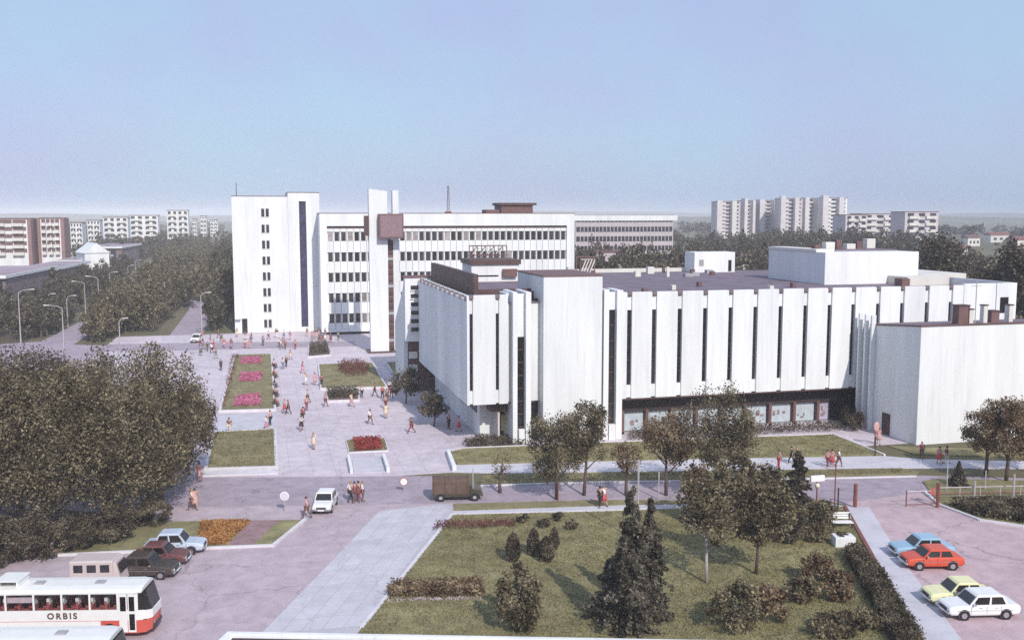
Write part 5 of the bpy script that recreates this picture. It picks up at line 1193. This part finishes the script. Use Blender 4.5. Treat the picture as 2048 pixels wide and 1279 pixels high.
plist = [
 (442, 741, 'dark', 'dark', 0, 'person in black walking beside the far left corner of the pink flower bed'), (432, 717, 'brown', 'grey', 0, 'person in brown walking left of the pink flower bed top'), (424, 706, 'white', 'dark', 0, 'person in white walking farthest left on the square'),
 (566, 737, 'white', 'blue', 0, 'person in white at the right top corner of the pink flower bed'), (573, 733, 'dark', 'dark', 0, 'person in dark clothes beside the one in white near the pink bed top'), (581, 719, 'rose', 'cream', 1, 'person in rose top and cream skirt behind the pink bed'),
 (605, 746, 'red', 'pink', 1, 'person in a red top and pink skirt left of the slanting bed'), (611, 770, 'cream', 'white', 1, 'person in cream and white walking in the middle of the square'), (630, 770, 'pink', 'rose', 1, 'person in pink at the left rim of the slanting bed'), (643, 773, 'wine', 'dark', 0, 'person in wine red at the near left corner of the slanting bed'),
 (569, 826, 'pink', 'red', 1, 'person in pink walking right of the pink bed near end'), (577, 828, 'brown', 'dark', 0, 'person in brown beside the one in pink near the pink bed'), (613, 820, 'rose', 'wine', 0, 'person in rose and wine red crossing the square centre'), (616, 805, 'cream', 'brown', 0, 'person in cream just behind the rose clad one'),
 (603, 861, 'white', 'dark', 1, 'person in white top and dark skirt walking towards the street'), (606, 843, 'wine', 'dark', 0, 'person in wine red behind the white topped one'), (628, 898, 'white', 'cream', 1, 'person all in pale clothes right of the plain grass bed'), (740, 848, 'white', 'brown', 0, 'person in white shirt and brown trousers in the open square'),
 (823, 866, 'brown', 'wine', 0, 'person striding at the edge of the store shadow'), (765, 797, 'red', 'dark', 0, 'person in red at the left of the crowd by the dark trees'), (774, 804, 'brown', 'brown', 0, 'person in brown within the crowd by the dark trees'), (771, 817, 'rose', 'wine', 0, 'person in rose nearest in the crowd by the dark trees'),
 (783, 796, 'red', 'wine', 0, 'person in red at the right of the crowd by the dark trees'), (779, 785, 'white', 'dark', 0, 'person in white at the back of the crowd by the dark trees'), (772, 836, 'cream', 'cream', 1, 'person in cream walking alone below the crowd'), (651, 813, 'rose', 'brown', 0, 'person before the left end of the small planter'), (703, 813, 'cream', 'rose', 1, 'person before the right end of the small planter'),
 (750, 792, 'wine', 'dark', 0, 'person in wine red right of the small planter'), (724, 795, 'white', 'dark', 0, 'person in white sitting height beside the small planter'), (428, 842, 'brown', 'dark', 0, 'person at the near left corner of the pink bed'), (459, 866, 'brown', 'cream', 0, 'person at the far edge of the plain grass bed'), (533, 862, 'white', 'pink', 1, 'person in white and pink at the right far corner of the plain bed'), (541, 850, 'rose', 'dark', 0, 'person in rose beside the one in white and pink'),
 (390, 1018, 'rose', 'rose', 1, 'person in rose standing at the street kerb under the trees'), (385, 1019, 'cream', 'brown', 0, 'person in cream beside the one in rose at the kerb'), (368, 962, 'white', 'grey', 0, 'person in white half hidden by the grove rim'), (399, 962, 'red', 'rose', 1, 'person in red at the left corner of the plain bed walk'),
 (701, 1003, 'white', 'dark', 0, 'person in white leftmost in the group crossing the street'), (709, 1004, 'wine', 'brown', 0, 'person in wine red second in the group crossing the street'), (717, 1003, 'brown', 'wine', 0, 'person in brown third in the group crossing the street'), (725, 1002, 'white', 'brown', 0, 'person in white rightmost in the group crossing the street'),
 (614, 1036, 'rose', 'brown', 0, 'person at the tip of the triangular flower bed'), (1200, 1014, 'dark', 'dark', 0, 'person in dark clothes on the footpath by the street trees'), (1208, 1012, 'white', 'red', 1, 'person in white top and red skirt on the footpath by the street trees'),
 (1558, 936, 'rose', 'red', 0, 'person in rose on the shop footpath left of the lone conifer'), (1583, 928, 'dark', 'dark', 0, 'person in dark clothes behind the lone conifer'), (1594, 928, 'wine', 'brown', 0, 'person in wine red behind the lone conifer'), (1655, 935, 'rose', 'wine', 0, 'person in rose left in the trio on the shop footpath'), (1664, 934, 'pink', 'red', 1, 'person in pink in the middle of the trio on the shop footpath'), (1677, 933, 'white', 'brown', 0, 'person in white right in the trio on the shop footpath'),
 (1878, 928, 'rose', 'red', 1, 'person in rose on the footpath before the annex'), (1892, 927, 'brown', 'cream', 0, 'person in brown on the footpath before the annex'), (897, 858, 'dark', 'dark', 0, 'person in dark clothes at the shaded store wall'), (917, 862, 'pink', 'red', 1, 'person in pink and red at the shaded store wall'), (1757, 888, 'pink', 'rose', 1, 'person in pink beside the annex door'), (1843, 918, 'wine', 'brown', 0, 'person in wine red pushing along the annex verge')]
for i, (px, py, a_, b_, sk, lab) in enumerate(plist):
    x, y = G(px, py); person(lab, x, y, q.uniform(0, 6.28), a_, b_, 'stride' if 'striding' in lab else ('walk' if i % 4 else 'stand'), bool(sk))
# crowd before the tower
ks = list(CLO); seen = set()
for i in range(44):
    px = q.uniform(392, 680); py = q.uniform(672, 700) if px > 470 else q.uniform(676, 712)
    if 616 < px < 664 and py > 690: py -= 16
    where = 'by the mouth of the avenue' if px < 440 else 'before the tower door' if px < 510 else 'before the tower windows' if px < 570 else 'before the glazed stair strip' if px < 630 else 'before the office block'
    row = 'near' if py > 690 else 'far'
    while True:
        tp, bt, sk_ = q.choice(ks), q.choice(ks), q.random() < .4
        lab = 'tiny %s person in %s top and %s %s %s' % (row, tp, bt, 'skirt' if sk_ else 'trousers', where)
        if lab not in seen: break
    seen.add(lab)
    x, y = G(px, py); person(lab, x, y, q.uniform(0, 6.28), tp, bt, q.choice(('walk', 'stand')), sk_, 'crowd before the office tower')
# benches along the right side of the pink bed with people sitting
for i in range(5):
    py = 735 + i * 19; px = 549 + i * .8
    x, y = G(px, py); t = thing('park_bench', 'slatted bench number %s counted from the tower along the pink flower bed' % ('one', 'two', 'three', 'four', 'five')[i], 'bench', (x, y, 0), 0, 'benches along the pink bed')
    for k in range(3): MB().box(-.25 + k * .16, -.12 + k * .16, -.9, .9, .42, .46).build('seat_slat', BROWN2, t, local=True)
    for k in range(2): MB().box(-.34, -.30, -.9, .9, .58 + k * .16, .70 + k * .16).build('back_slat', BROWN2, t, local=True)
    for s_ in (-.75, .75): MB().box(-.3, .2, s_ - .03, s_ + .03, 0, .418).build('leg', DARKST, t, local=True)
    for j in range(2 if i != 2 else 1):
        person('person in %s sitting on the %s bench by the pink bed, %s seat' % (('white', 'red', 'dark', 'rose', 'wine')[(i + j) % 5], ('farthest', 'second', 'third', 'fourth', 'nearest')[i], ('near', 'far')[j]), x - .12, y - .45 + j * .9, 0, ('white', 'red', 'dark', 'rose', 'wine')[(i + j) % 5], ('dark', 'brown', 'grey')[(i + j) % 3], 'sit', False, 'people on the benches', z=-.36)

# ================================================================== AIR
hz = MB().box(-5400, 5400, -200, 6000, -1.6, 52).build('haze', None, kind='stuff')
hm = bpy.data.materials.new('haze'); hm.use_nodes = True; n = hm.node_tree; n.nodes.clear()
ho = n.nodes.new('ShaderNodeOutputMaterial'); pv_ = n.nodes.new('ShaderNodeVolumePrincipled')
pv_.inputs['Color'].default_value = (.90, .93, 1.0, 1); pv_.inputs['Density'].default_value = .00030; pv_.inputs['Anisotropy'].default_value = -.45
n.links.new(pv_.outputs[0], ho.inputs['Volume']); hz.data.materials.clear(); hz.data.materials.append(hm)
